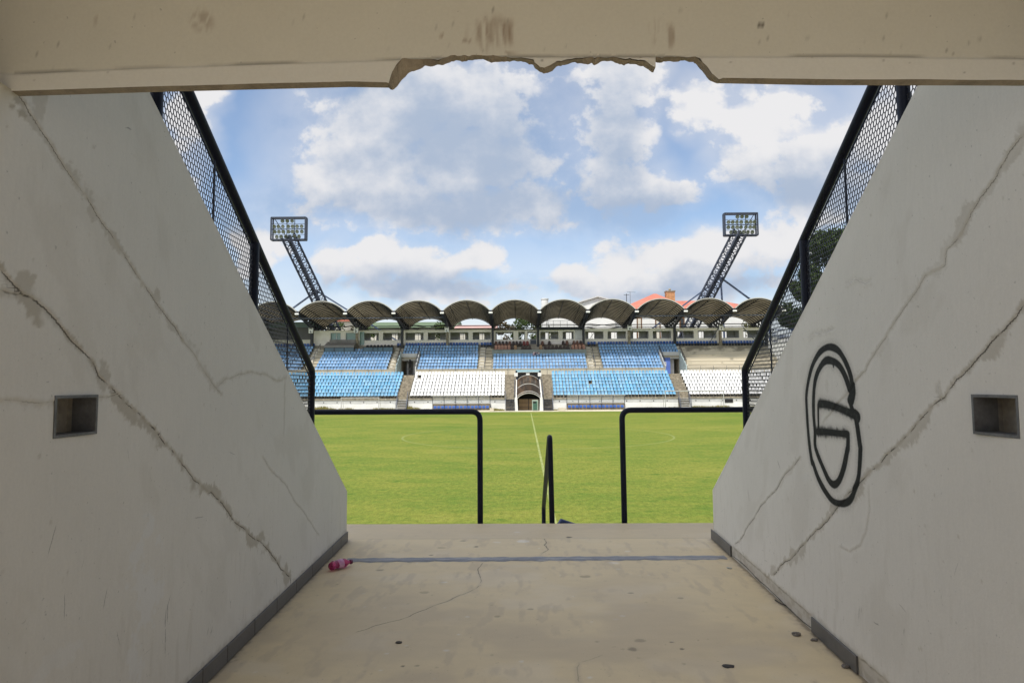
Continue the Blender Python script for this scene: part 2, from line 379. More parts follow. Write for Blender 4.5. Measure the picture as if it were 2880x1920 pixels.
    for (ya, yb, za, zb) in ((r0-t, r1+t, rz0-t, rz0+.004), (r0-t, r1+t, rz1-.004, rz1+t), (r0-t, r0+.004, rz0+.004, rz1-.004), (r1-.004, r1+t, rz0+.004, rz1-.004)):
        f.box(min(X0-sg*.006, X0+sg*.09), max(X0-sg*.006, X0+sg*.09), ya, yb, za, zb)
    f.build('recess_frame', M_galv, w)
    return w
def smooth_line(pts, n=5):
    P = [np.array(p, float) for p in pts]
    if len(P) < 3: return P
    out = []; E_ = [2*P[0]-P[1]]+P+[2*P[-1]-P[-2]]
    for i in range(1, len(E_)-2):
        a, b, c, d = E_[i-1:i+3]
        for k in range(n):
            t = k/n; out.append(.5*((2*b)+(-a+c)*t+(2*a-5*b+4*c-d)*t*t+(-a+3*b-3*c+d)*t**3))
    out.append(P[-1]); return out
M_plain = mat('plaster_edge', (.58, .56, .53), .8, .12, 3, .2)

L1 = Q(-1, (0, 660, [(0,215),(95,330),(150,395),(215,420),(330,520),(400,600),(520,740),(620,850),(650,930),(780,1050),(930,1190),(1100,1390),(1235,1545)]),
       (0, 1260, [(1290,215),(1385,300),(1400,292),(1480,380),(1600,520),(1700,605),(1800,710),(1920,850),(1923,900)]))
L2 = Q(-1, (0, 0, [(60,560),(110,610),(200,760),(300,910),(360,1000),(470,1170),(600,1350),(735,1550)]), (0, 660, [(890,240),(995,395),(1100,540),(1210,700)]))
L3 = Q(-1, (0, 660, [(1210,700),(1320,850),(1420,1000),(1470,1055)])); L3b = Q(-1, (0, 660, [(1440,1010),(1500,950),(1640,910),(1770,930),(1850,965),(1890,950)]))
L3c = Q(-1, (0, 660, [(1885,960),(1880,1150),(1875,1310)]))
L4 = Q(-1, (0, 1260, [(1740,60),(1900,260),(2110,570)])); L5 = Q(-1, (0, 660, [(0,365),(60,385),(150,402)]))
L6 = Q(-1, (0, 660, [(0,1095),(180,1105),(350,1100)])); L7 = Q(-1, (0, 660, [(630,1080),(720,1072),(800,1045)]))
lw = build_wall(-1,
    [(L1, .0030, .034, .75, .82), (L2, .0020, .018, .5, .65), (L3, .0014, .02, .35, .3), (L3b, .0016, .012, .35, .3), (L3c, .0012, .008, .2, .2), (L4, .0014, .005, .2, .3), (L5, .004, .03, .5, .6), (L6, .002, .006, .3, .35), (L7, .002, .006, .3, .35)],
    [(Q(-1, (0, 1260, [(1100,1040),(1090,1150),(1092,1360)])), .0028, .6), (Q(-1, (0, 1260, [(1130,955),(1108,1040),(1100,1180)])), .0025, .5),
     (Q(-1, (0, 1260, [(1385,1165),(1365,1250)])), .003, .5), (Q(-1, (0, 1260, [(1410,1160),(1385,1250)])), .003, .5), (Q(-1, (0, 1260, [(540,840),(548,880)])), .004, .5),
     (Q(-1, (0, 1260, [(180,1110),(165,1150),(130,1163)])), .003, .45), (Q(-1, (0, 1260, [(1268,300),(1255,345)])), .003, .6), (Q(-1, (0, 0, [(890,785),(888,800)])), .005, .8),
     (Q(-1, (0, 0, [(820,845),(880,860)])), .004, .5), (Q(-1, (0, 0, [(285,1070),(280,1145)])), .0025, .5), (Q(-1, (0, 660, [(1060,1280),(1065,1345)])), .003, .6), (Q(-1, (0, 660, [(680,840),(682,870)])), .003, .6)],
    [], [(*wpt([(402, 1665)], -1)[0], .15, .25, .6, 'l'), (*wpt([(425, 1610)], -1)[0], .09, .10, .45, 'l'), (*wpt([(180, 1850)], -1)[0], .12, .05, .4, 'l'), (*wpt([(441, 830)], -1)[0], .04, .05, .55, 's'), (*wpt([(62, 805)], -1)[0], .045, .045, .6, 's'), (*wpt([(55, 290)], -1)[0], .06, .05, .9, 's'), (*wpt([(105, 300)], -1)[0], .05, .09, .45, 's'), (*wpt([(295, 1060)], -1)[0], .05, .09, .6, 's')],
    (2.245, 2.463, 3.325, 3.466), 'left plaster wall of the passage with a long diagonal crack and no graffiti')
Rm = Q(1, (1880, 660, [(2352,450),(2300,540),(2150,690),(2040,820),(1900,960),(1820,1080),(1800,1085),(1700,1180),(1600,1300),(1480,1420),(1360,1545)]),
       (1880, 1260, [(1300,190),(1100,410),(1000,530),(900,630),(800,740),(695,835)]))
R2 = Q(1, (1880, 0, [(2352,890),(2250,1010),(2150,1200),(2050,1330),(2000,1410),(1940,1550)]))
R2b = Q(1, (1880, 660, [(1930,0),(1840,100),(1830,200),(1700,270),(1670,320),(1600,430),(1500,570),(1430,690),(1360,790),(1300,900),(1240,960)]))
R2c = Q(1, (1880, 660, [(1240,960),(1170,1060),(1100,1130),(1020,1240)])); R3 = Q(1, (1880, 1260, [(870,60),(700,290),(560,470),(440,632)]))
R4 = Q(1, (1880, 1260, [(1320,260),(1330,400),(1305,560),(1270,640),(1200,682),(1140,650)])); R5 = Q(1, (1880, 660, [(1800,1085),(1778,1040),(1780,1000)]))
GO = Q(1, (1880, 660, [(1210,1100),(1222,1045),(1215,985),(1190,890),(1150,805),(1110,757),(1060,742),(1012,765),(975,815),(945,885),(922,985),(912,1070),(915,1160),(922,1280),(933,1400),(948,1500)]),
       (1880, 1260, [(955,100),(988,195),(1040,290),(1090,350),(1150,365),(1202,340),(1232,268),(1255,195),(1264,100),(1268,0)]), (1880, 660, [(1266,1400),(1250,1285),(1238,1210)]))
GI = Q(1, (1880, 660, [(1196,1092),(1206,1050),(1190,1000),(1165,930),(1130,868),(1090,838),(1040,832),(1000,880),(972,955),(960,1060),(960,1190),(968,1300),(968,1390)]),
       (1880, 1260, [(985,40),(1020,125),(1060,210),(1095,240),(1130,208),(1160,120),(1180,20)]), (1880, 660, [(1186,1400),(1186,1318)]))
rw = build_wall(1,
    [(Rm, .0026, .030, .6, .88), (R2, .0020, .026, .45, .6), (R2b, .0016, .018, .3, .4), (R2c, .0014, .01, .2, .35), (R3, .0022, .010, .35, .7), (R5, .003, .01, .4, .6), (R4, .0010, .002, .08, .22),
     (Q(1, (1880, 660, [(930,690),(970,650),(1090,630)])), .002, .006, .3, .3), (Q(1, (1880, 660, [(1180,330),(1240,295),(1300,325),(1340,310)])), .002, .005, .2, .25)],
    [(Q(1, (1880, 1260, [(720,70),(745,150)])), .004, .5), (Q(1, (1880, 1260, [(522,260),(535,360)])), .004, .45), (Q(1, (1880, 1260, [(1560,1170),(1560,1250)])), .003, .6), (Q(1, (1880, 1260, [(1350,1140),(1400,1170)])), .004, .5),
     (Q(1, (1880, 1260, [(1030,690),(1028,712)])), .005, .6), (Q(1, (1880, 1260, [(1012,725),(1010,770)])), .003, .4), (Q(1, (1880, 1260, [(1310,860),(1315,885)])), .004, .5)],
    [(GO, .0225, .006), (GI, .024, .006), (Q(1, (1880, 660, [(1222,1045),(1203,1098),(1206,1130),(1225,1180),(1242,1208)])), .02, .006), (Q(1, (1880, 660, [(1000,1118),(1050,1122),(1130,1148),(1235,1195)])), .024, .016), (Q(1, (1880, 660, [(990,1125),(990,1200),(992,1290)])), .013, .007),
     (Q(1, (1880, 660, [(985,1302),(1050,1304),(1120,1312),(1180,1318)])), .022, .022), (Q(1, (1880, 660, [(1085,850),(1090,872)])), .008, .005), (Q(1, (1880, 660, [(1232,1190),(1248,1205)])), .03, .008), (Q(1, (1880, 660, [(1220,1030),(1200,1098)])), .022, .006)],
    [(*wpt([(2157, 1622)], 1)[0], .055, .05, .9, 's'), (*wpt([(2200, 1680)], 1)[0], .12, .04, .6, 's'), (*wpt([(2100, 1575)], 1)[0], .12, .04, .5, 's'), (*wpt([(2450, 1895)], 1)[0], .05, .05, .6, 's'), (*wpt([(2326, 1095)], 1)[0], .03, .06, .2, 's')],
    (2.288, 2.507, 3.303, 3.446), 'right plaster wall of the passage with black sprayed graffiti on it')

# skirting tiles: each is a part of its wall; most have come off the right wall
def skirting(wall, side, runs):
    Xf = XL if side < 0 else XR; sg = 1 if side < 0 else -1
    for a, b in runs:
        m = MB(); t = .013; h = .098
        p = [(Xf(a)+sg*.001, a), (Xf(b)+sg*.001, b), (Xf(b)+sg*t, b), (Xf(a)+sg*t, a)]
        m.prism(p, FLOOR+.002, FLOOR+h, 'z'); o = fixn(m.build('skirting_tile', M_tile, wall))
        bv = o.modifiers.new('bevel', 'BEVEL'); bv.width = .002; bv.segments = 1
ts = [6.57, 6.28, 5.98, 5.35, 4.94, 4.52, 4.12, 3.72, 3.42, 3.02, 2.62, 2.2]
skirting(lw, -1, [(b+.004, a-.002) for a, b in zip(ts[:-1], ts[1:])])
skirting(rw, 1, [(5.93, 6.62), (3.57, 4.16)])

# ------------------------------------------------------------------ lintel across the passage, its lower lip broken away
LY = 1.98
def lz(pts, ox, oy=0):
    out = []
    for x, y in pts:
        p = onY(ox+x*Z, oy+y*Z, LY); out.append((p.x, p.z))
    return out
front = [(-2.2, lz([(100, 612)], 0)[0][1])] + lz([(108, 606), (1000, 578), (2300, 545)], 0) + lz([(315,553),(330,500),(340,470),(365,430),(400,392),(470,390),(545,392),(640,396),(700,385),(722,374),(930,370),(1085,372),(1110,380),(1190,386),(1270,400),(1280,420),(1300,440),(1315,452),(1340,454),(1370,440),(1440,412),(1490,400),(1550,386),(1660,380),(1675,392),(1700,380),(1790,384),(1880,391),(1910,385),(1960,398),(2010,420),(2040,440),(2066,456),(2076,456),(2079,381),(2200,376),(2350,380)], 960) + lz([(150,378),(205,392),(225,415),(260,452),(285,490),(310,508),(330,522),(1000,532),(2000,534),(2352,536)], 1880) + [(2.6, lz([(2352, 540)], 1880)[0][1])]
back = [(-2.2, front[0][1]-.002)] + [(x, z-.003) for x, z in front[1:4]] + lz([(355,556),(385,520),(415,488),(422,470),(470,448),(520,428),(545,405),(600,404),(640,402),(700,387),(722,377)], 960) + \
       [(x, z-.002) for x, z in front if lz([(724, 0)], 960)[0][0] < x < lz([(2340, 0)], 960)[0][0]] + lz([(150,379),(200,398),(225,422),(262,462),(290,500),(333,525)], 1880) + [(x, z-.003) for x, z in front[-4:]]
xs = np.unique(np.concatenate([np.arange(-2.2, 2.6, .007), [p[0] for p in front]])); tv = np.linspace(0, 1, 70)**1.0
fp = np.array(front); zb = np.interp(xs, fp[:, 0], fp[:, 1]); ingap = (xs > lz([(312, 0)], 960)[0][0]) & (xs < lz([(335, 0)], 1880)[0][0])
zb = zb+np.where(ingap, (fbm(xs*38, xs*0, 600, 4)-.5)*.016, (fbm(xs*6, xs*0, 610, 4)-.5)*.003)
lipx = np.array([p for p in lz([(100, 487), (1000, 447), (2352, 402)], 0) + lz([(400, 392), (1100, 374), (2352, 376)], 960) + lz([(1200, 372), (2352, 385)], 1880)]); ll = np.interp(xs, lipx[:, 0], lipx[:, 1])
ZT = 5.35
inlip = zb < ll-.02
zz = np.where(tv[None, :] < .4, zb[:, None]+(np.maximum(ll, zb+.004)[:, None]-zb[:, None])*(tv[None, :]/.4), np.maximum(ll, zb+.004)[:, None]+(ZT-np.maximum(ll, zb+.004)[:, None])*((tv[None, :]-.4)/.6)**1.25)
xx = np.repeat(xs[:, None], len(tv), 1); fx, fz = xx.ravel(), zz.ravel(); nf = fbm(fx*40+9, fz*40, 300, 3); n1 = fbm(fx*6+3, fz*6, 310, 4)
dark = np.zeros_like(fx); st = np.zeros_like(fx); lt = np.zeros_like(fx)
llr = np.repeat(ll[:, None], len(tv), 1).ravel(); lt = .85*(1-sstep(-.004, .004, fz-llr))
yoff = np.where(fz < llr, -.006*sstep(0, .01, llr-fz), 0)-.003*(fbm(fx*1.5, fz*1.5, 330, 3)-.5)
D, S = pdist(fx, fz, [np.array(p) for p in lipx], .05); dark = np.maximum(dark, .5*(1-sstep(.001, .005, D))*sstep(.35, .6, fbm(fx*5, fz*0, 340, 3)))
def smudge(px, py, rx, rz, a, ver=True):
    global st
    p = onY(px, py, LY); k = np.hypot((fx-p.x)/rx, (fz-p.z)/rz)
    streak = fbm(fx*90, fz*(9 if ver else 60), 350, 3); st = np.maximum(st, a*(1-sstep(.5, 1.15, k+(n1-.5)*.9))*sstep(.30, .62, streak))
smudge(1395, 90, .105, .062, .85); smudge(1370, 115, .03, .06, .9); smudge(1850, 75, .03, .03, .6); smudge(1888, 108, .012, .05, .6); smudge(1838, 90, .012, .05, .5); smudge(565, 55, .05, .045, .5, False); smudge(270, 60, .012, .012, .5, False)
for pts in ([(720, 255), (790, 262), (860, 275)], [(630, 232), (700, 245)], [(1085, 350), (1195, 345)]):
    D, S = pdist(fx, fz, [np.array(p) for p in lz(pts, 960)], .03); st = np.maximum(st, .6*(1-sstep(.001, .004, D)))
D, S = pdist(fx, fz, [np.array(p) for p in lz([(600, 172), (612, 178), (625, 172)], 1880)], .03); dark = np.maximum(dark, .8*(1-sstep(.003, .007, D)))
for k in range(90):
    cx, cz = RNG.uniform(-1.6, 1.9), RNG.uniform(4.5, 4.75); dark = np.maximum(dark, RNG.uniform(.15, .6)*(1-sstep(.0015, .004+RNG.random()*.003, np.hypot(fx-cx, fz-cz))))
e = []; ef = []; em = []; T = .028; bp = np.array(back); zbk = np.interp(xs, bp[:, 0], bp[:, 1])+np.where(ingap, (fbm(xs*38+5, xs*0, 620, 4)-.5)*.022, 0)
for i in range(len(xs)): e += [(xs[i], LY-(.006 if inlip[i] else 0), zb[i]), (xs[i], LY+T, zbk[i]), (xs[i], LY+T, ZT), (xs[i], LY, ZT)]
for i in range(len(xs)-1):
    a, b = 4*i, 4*i+4; ef += [(a, a+1, b+1, b), (a+1, a+2, b+2, b+1), (a+2, a+3, b+3, b+2)]; em += [1, 1, 2]
me = grid_mesh('passage_lintel', np.stack([fx, LY+yoff, fz], 1), len(xs), len(tv), np.ones((len(xs)-1, len(tv)-1), bool), np.stack([dark, st, st*0, lt], 1), [M_lintel, M_broken, M_plain], (e, ef, em))
lintel = link_mesh('passage_lintel', me); tag(lintel, 'khaki concrete lintel over the passage with its lower lip broken off in the middle', 'lintel')

# ------------------------------------------------------------------ floor slab with stains, cracks and specks
Xs = np.arange(-2.3, 2.6, .0095); Ys = np.concatenate([[-3, -1.5, 0, 1.5], np.arange(2.2, 7.351, .0095)])
Ys[-1] = 7.35; x, y = np.meshgrid(Xs, Ys, indexing='ij'); fx, fy = x.ravel(), y.ravel()
nf = fbm(fx*30+40, fy*30, 400, 3); n1 = fbm(fx*3, fy*3, 410, 4)
dark = np.zeros_like(fx); st = .38*sstep(.5, .75, fbm(fx*1.1+5, fy*1.8, 420, 4)); lt = .22*sstep(.55, .75, fbm(fx*2+9, fy*3, 430, 4))
st = np.maximum(st, .35*sstep(.55, .75, fbm(fx*14, fy*5, 440, 4)))
fl = Lines(len(fx))
def gp(pts, ox, oy): return [tuple(onz(ox+a*Z, oy+b*Z, FLOOR))[:2] for a, b in pts]
for i, (pts, w, a) in enumerate([(gp([(985,755),(950,800),(938,925),(850,965),(720,1020),(560,1080),(430,1135),(280,1170),(130,1220)], 940, 1260), .004, .75),
        (gp([(1385,595),(1390,640),(1415,665),(1365,708)], 940, 1260), .005, .8), (gp([(1620,1415),(1610,1480),(1625,1550)], 940, 1260), .003, .4), (gp([(1620,1415),(1700,1395),(1780,1360)], 940, 1260), .003, .3)]):
    D, S, L = sdist(fx, fy, jag(pts, .08, 3, 500+i), .15); fl.add(D, S, L, w*(.5+fbm(S*9, S*0, 510, 3)), a*sstep(.22, .42, fbm(S*8, S*0+i, 520, 3)))
    st = np.maximum(st, .3*(1-sstep(.005, .03, np.abs(D))))
yl = [onz(980, 1515, FLOOR).y, onz(1900, 1513, FLOOR).y]; dl = np.abs(fy-np.interp(fx, [-1.8, 2], yl)+(nf-.5)*.012); dark = np.maximum(dark, .4*(1-sstep(.002, .007, dl)))
st = np.where(fy > np.interp(fx, [-1.8, 2], yl), np.maximum(st, .25), st)
def spot(px, py, r, a, ch, el=1.):
    global dark, lt, st
    p = onz(px, py, FLOOR); k = a*(1-sstep(.6, 1.1, np.hypot((fx-p.x)/r/el, (fy-p.y)/r)+(nf-.5)*.7))
    if ch == 'l': lt = np.maximum(lt, k)
    elif ch == 'd': dark = np.maximum(dark, k)
    else: st = np.maximum(st, k)
for a, b, r, al in [(730,885,.022,1),(880,1113,.016,.95),(825,1230,.014,1),(742,1335,.017,1),(347,1357,.014,.9),(1240,1408,.014,.95),(1905,1107,.02,.95),(1690,1515,.016,1),(1085,800,.018,.8),(305,1468,.011,.9),(1580,978,.012,.7),(475,1303,.01,.8),(1250,615,.06,1),(1075,622,.035,.6),(1845,757,.045,.8),(1940,680,.03,.7),(1210,555,.03,.9),(1878,798,.02,.7),(1860,1128,.02,.4)]:
    spot(940+a*Z, 1260+b*Z, r, al, 'l', 1.25)
for a, b, r, al in [(428,1285,.018,.95),(455,1440,.009,.9),(548,1438,.012,.6),(940,650,.02,.95),(1553,587,.03,.9),(640,706,.02,.6),(1973,1330,.03,.5),(2020,1272,.03,.35),(1663,848,.04,.4),(1960,958,.02,.45),(1300,1063,.02,.4),(1078,1110,.018,.4),(595,952,.03,.3),(2290,990,.02,.4),(850,612,.03,.4),(705,658,.04,.3),(300,805,.03,.4),(2232,1280,.012,.6),(2300,1325,.012,.8)]:
    spot(940+a*Z, 1260+b*Z, r, al, 'd', 1.3)
for k in range(170):
    cx, cy, r = RNG.uniform(-1.7, 1.9), RNG.uniform(2.9, 7.2), RNG.uniform(.004, .016); d = np.hypot(fx-cx, (fy-cy)*.8); v = 1-sstep(r*.5, r, d)
    if k % 3: dark = np.maximum(dark, v*RNG.uniform(.08, .3))
    else: lt = np.maximum(lt, v*RNG.uniform(.3, .9))
for cx, cy, r, a in [(-.55, 3.45, .28, .35), (.9, 4.9, .5, .2), (-.9, 4.2, .7, .25)]: st = np.maximum(st, a*(1-sstep(.5, 1.1, np.hypot(fx-cx, fy-cy)/r+(n1-.5)*1.2)))
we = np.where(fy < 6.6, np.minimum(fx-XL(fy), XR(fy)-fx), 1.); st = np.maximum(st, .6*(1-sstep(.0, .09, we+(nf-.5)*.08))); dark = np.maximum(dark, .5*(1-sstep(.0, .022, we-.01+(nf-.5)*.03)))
zf = FLOOR-dark*.002+(n1-.5)*.004
e = []; ef = []; em = []
e += [(-2.3, 7.35, FLOOR), (2.6, 7.35, FLOOR), (2.6, 7.35, FLOOR-.3), (-2.3, 7.35, FLOOR-.3), (2.6, -3, FLOOR-.3), (-2.3, -3, FLOOR-.3)]; ef += [(0, 3, 2, 1), (3, 5, 4, 2)]; em += [1, 1]
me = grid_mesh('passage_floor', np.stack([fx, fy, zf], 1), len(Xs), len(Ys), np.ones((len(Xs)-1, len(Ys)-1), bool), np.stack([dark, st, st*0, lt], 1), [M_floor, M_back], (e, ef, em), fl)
tag(link_mesh('passage_floor', me), kind='structure')
M_joint = mat('grey_joint_strip', (.27, .28, .30), .6, .35, 16, .6, 120, col2=(.15, .155, .175), stretch=(.4, 2, 1), wear=((.36, .36, .37), 6, .56))
jl, jr = onz(975, 1575, FLOOR), onz(2040, 1567, FLOOR); m = MB(); n = 60
for i in range(n):
    a = jl.lerp(jr, i/n); b = jl.lerp(jr, (i+1)/n); w1, w2 = [.068+.012*math.sin(k*2.1)+.008*math.sin(k*5.3) for k in (i, i+1)]
    m.add([(a.x, a.y-w1, FLOOR+.001), (b.x, b.y-w2, FLOOR+.001), (b.x, b.y-w2*.6, FLOOR+.009), (a.x, a.y-w1*.6, FLOOR+.009), (b.x, b.y+w2*.6, FLOOR+.009), (a.x, a.y+w1*.6, FLOOR+.009), (b.x, b.y+w2, FLOOR+.001), (a.x, a.y+w1, FLOOR+.001)], [(0,1,2,3), (3,2,4,5), (5,4,6,7)])
tag(m.build('joint_strip', M_joint), 'rough grey joint strip running across the passage floor', 'floor strip')

# ------------------------------------------------------------------ the rest of our own stand (mostly out of the picture), plus pieces added for the light
ns = empty('near_stand', (0, 0, 0), 'concrete stand the passage cuts through, its rows outside the passage walls', 'stand')
for nm, xa, xb in (('seating_step', -42, -2.1), ('seating_step', 2.28, 44)):
    pts = [(10.55, -.1)]; zc_ = -.1
    for k in range(13):
        yy = 10.55-.8*k; zc_ = .38+.5*k-(.75 if k > 3 else .3); pts += [(yy, zc_), (yy-.8, zc_)]
    pts += [(pts[-1][0], -.1)]
    MB().prism(pts, xa, xb, 'x').build(nm, M_back, ns)
for xa, xb in ((-2.09, -.62), (1.37, 2.27)):
    MB().prism([(10.55, -.1), (10.55, .30), (9.75, .30), (9.75, .80), (8.95, .80), (8.95, 1.25), (7.36, 1.25), (7.36, -.1)], xa, xb, 'x').build('seating_step', M_back, ns)
pts = [(10.5, -.1)]
for k in range(9): pts += [(10.5-.315*k, .19*(k)), (10.5-.315*k, .19*(k+1)-.012), (10.5-.315*(k+1), .19*(k+1)-.012)]
pts += [(7.36, -.1)]; MB().prism(pts, -.6, 1.35, 'x').build('stairs', M_back, ns)
MB().box(-2.1, 2.4, -1.2, LY-.03, 4.95, 5.2).build('passage_ceiling', M_plain, ns)
MB().box(-60, 60, -45, -3.02, 1.5, 1.89).build('added_bounce_paving', mat('pale_bounce_paving', (.66, .56, .43), .9, .08, .4), ns)  # added unseen paving behind the camera, bounces sunlight into the passage
m = MB(); m.box(-42, 44, -5.5, 3, 12.2, 12.5)  # added unseen roof, keeps the sun off the passage floor and rails
for k in range(8): m.box(-38+k*11, -37.6+k*11, -4.5, -4.1, 1.8, 12.2)
m.build('added_shade_roof', M_black, ns)

# ------------------------------------------------------------------ mesh fences on top of both walls
def fence(side, rail, posts, bars, label):
    Xf = XL if side < 0 else XR; off = .13*side
    def pt(px, py):
        d = ray(px, py); k, c = (-.028, -(1.716-.098)+off) if side < 0 else (.044, 1.856-.154+off)
        t = c/(d.x-k*d.y); return Vector((0, 0, EYE))+d*t
    def at(Y, z): return Vector((Xf(Y)+off, Y, z))
    a, b = pt(*rail[0]), pt(*rail[1]); sl = (b.z-a.z)/(b.y-a.y); rz = lambda Y: a.z+sl*(Y-a.y)
    root = empty('mesh_fence', at(a.y, float(WTOP(a.y))), label, 'fence', 'mesh fences on the passage walls'); o0 = root.location.copy()
    def loc(m, name, mt): ob = m.build(name, mt, root); ob.matrix_parent_inverse = Matrix.Translation(-o0); return ob
    Yt = 1.2
    loc(MB().tube([at(a.y, float(WTOP(a.y))-.1), at(a.y, a.z-.02), at(a.y-.012, a.z+.012), at(a.y-.05, rz(a.y-.05)), at(Yt, rz(Yt))], .031, 12), 'top_rail', M_black)
    for q in posts:
        p = pt(*q); loc(MB().tube([at(p.y, float(WTOP(p.y))-.05), at(p.y, rz(p.y)-.01)], .032, 12), 'post', M_black)
    for q in bars:
        p = pt(*q); loc(MB().bar(at(p.y, float(WTOP(p.y))-.02), at(p.y, rz(p.y)-.05), .009, .012), 'panel_bar', M_black)
    loc(MB().bar(at(a.y-.03, rz(a.y)-.075), at(Yt, rz(Yt)-.075), .008, .008).bar(at(a.y-.03, float(WTOP(a.y-.03))+.012), at(Yt, float(WTOP(Yt))+.012), .008, .008), 'panel_frame', M_black)
    # expanded metal: hexagonal cells, taller than wide
    w, va, sh = .030, .0195, .012; m = MB(); nY = int((a.y-.03-Yt)/(w/2)); Y0 = a.y-.035
    def inside(p): return WTOP(p[0])-.02 < p[1] < rz(p[0])-.068 and p[0] < a.y-.03
    per = va+sh; 
    for r in range(0, int(4.2/per)):
        z0 = 2.5+r*per; odd = r % 2
        for c in range(nY//2+1):
            Yc = Y0-w*(c+(.5 if odd else 0)); p0 = (Yc, z0); p1 = (Yc, z0+va); p2 = (Yc-w/2, z0+per); p3 = (Yc+w/2, z0+per)
            for u, v in ((p0, p1), (p1, p2), (p1, p3)):
                if inside(u) and inside(v): m.bar(at(*u), at(*v), 0.0040, .0038, up=(1, 0, 0))
    loc(m, 'wire_mesh', M_mesh)
    return root
fence(-1, [(877, 1043), (527, 253)], [(716, 700), (440, 290)], [(601, 560), (808, 990)], 'black mesh fence sloping along the left passage wall')
fence(1, [(2095, 1040), (2462, 230)], [(2262, 690), (2542, 290)], [(2380, 560), (2169, 990)], 'black mesh fence sloping along the graffiti wall')

def rail_obj(name, label, cat, path, r, group=None, feet=()):
    root = empty(name, path[-1], label, cat, group); o0 = Vector(path[-1])
    ob = MB().tube(bend(path, .11, 7), r, 12).build('rail_tube', M_black, root); ob.matrix_parent_inverse = Matrix.Translation(-o0)
    for f in feet:
        q = MB().lathe([(.06, 0), (.06, .012), (.034, .014), (.034, .03)], f, 12).build('foot_plate', M_black, root); q.matrix_parent_inverse = Matrix.Translation(-o0)
rz_ = [onY(x_, y_, 7.5) for x_, y_ in ((600, 1158), (1350, 1157), (1749, 1153), (2400, 1150))]
rail_obj('barrier_rail', 'black barrier rail with a rounded corner left of the stair handrail', 'railing', [(rz_[0].x-2.5, 7.5, rz_[0].z), (rz_[1].x, 7.5, rz_[1].z), (rz_[1].x, 7.5, 1.25)], .034, 'barrier rails at the stair head', [(rz_[1].x, 7.5, 1.252)])
rail_obj('barrier_rail', 'black barrier rail with a rounded corner right of the stair handrail', 'railing', [(rz_[3].x+2.5, 7.5, rz_[3].z), (rz_[2].x, 7.5, rz_[2].z), (rz_[2].x+.01, 7.5, 1.25)], .034, 'barrier rails at the stair head', [(rz_[2].x+.01, 7.5, 1.252)])
h0 = onY(1546, 1221, 7.5); h1 = onY(1529, 1425, 9.7)
rail_obj('handrail', 'black tube handrail in the middle of the stairs running down to the pitch', 'railing', [(h1.x, h1.y, .75), (h1.x, h1.y, h1.z), (h0.x, h0.y-.02, h0.z), (h0.x+.02, h0.y-.02, 1.7)], .032)
M_bluepipe = mat('blue_painted_metal', (.03, .055, .16), .4, .2, 8)
p = onY(1573, 1468, 8.0); tag(MB().tube([(p.x, 8.0, p.z-.6), (p.x, 8.0, p.z-.02), (p.x+.02, 8.02, p.z+.012), (p.x+.5, 8.4, p.z-.22)], .03, 10).build('pipe_rail', M_bluepipe), 'dark blue pipe end just showing over the floor edge by the handrail', 'pipe')

# ------------------------------------------------------------------ crumpled bottle and litter on the floor
m_, nt, b = newmat('pink_plastic'); b.inputs['Base Color'].default_value = (.75, .10, .32, 1); b.inputs['Roughness'].default_value = .18
b.inputs['Transmission Weight'].default_value = .75; b.inputs['IOR'].default_value = 1.35; M_pink = m_
M_cap = mat('dark_cap', (.12, .015, .06), .4, .1, 9); M_lab = mat('torn_label', (.62, .42, .55), .6, .4, 30, col2=(.45, .12, .30))
pa, pb = onz(928, 1606, FLOOR), onz(990, 1590, FLOOR); ax = (pb-pa); L = ax.length; ang = math.atan2(ax.y, ax.x)
root = empty('plastic_bottle', pa, 'crumpled pink plastic bottle lying on the floor by the left wall', 'bottle'); root.rotation_euler = (0, 0, ang); root.location.z = FLOOR+.004; root.scale = (1.12, 1.35, 1.35)
prof = [(.006, 0), (.024, .002), (.029, .012), (.030, .03), (.027, .045), (.031, .06), (.030, .09), (.028, .1), (.031, .115), (.028, .135), (.020, .152), (.0125, .165), (.0125, .178)]
bo = MB().lathe(prof, (0, 0, .028), 20, axis='x').build('bottle_body', M_pink, root)
for v in bo.data.vertices:
    n = mnoise.noise(v.co*28); v.co.z = .028+(v.co.z-.028)*(.86+.25*n); v.co.y *= 1+.25*mnoise.noise(v.co*22+Vector((9, 3, 1)))
    v.co.y += .008*math.sin(v.co.x*22)
la = MB().lathe([(.0312, .066), (.0318, .07), (.0312, .11), (.0305, .113)], (0, 0, .028), 20, axis='x').build('bottle_label', M_lab, root)
for v in la.data.vertices:
    n = mnoise.noise(v.co*28); v.co.z = .028+(v.co.z-.028)*(.9+.2*n); v.co.y *= 1+.22*mnoise.noise(v.co*22+Vector((9, 3, 1))); v.co.y += .008*math.sin(v.co.x*22)
MB().lathe([(.0145, .176), (.015, .178), (.015, .192), (.013, .194)], (0, -.0055, .027), 14, axis='x').build('bottle_cap', M_cap, root)
M_stone = mat('grey_brown_chip', (.20, .175, .15), .9, .3, 30, .5); M_leaf = mat('dry_leaf', (.05, .045, .04), .8, .3, 20); M_chip = mat('white_chip', (.6, .58, .54), .8, .2, 20)
def pebble(px, py, r, flat, mt, name, label, cat, seed):
    p = onz(px, py, FLOOR); bm = bmesh.new(); bmesh.ops.create_icosphere(bm, subdivisions=2, radius=r)
    for v in bm.verts: v.co *= 1+.5*mnoise.noise(v.co/r*1.3+Vector((seed, 0, 0))); v.co.z *= flat; v.co.x *= 1.3
    me = bpy.data.meshes.new(name); bm.to_mesh(me); bm.free(); me.materials.append(mt)
    tag(link_mesh(name, me, None, (p.x, p.y, FLOOR+r*flat*.7)), label, cat)
pebble(2239, 1785, .022, .5, M_stone, 'plaster_chip', 'brown plaster chip near the floor crack at the right wall', 'rubble', 1)
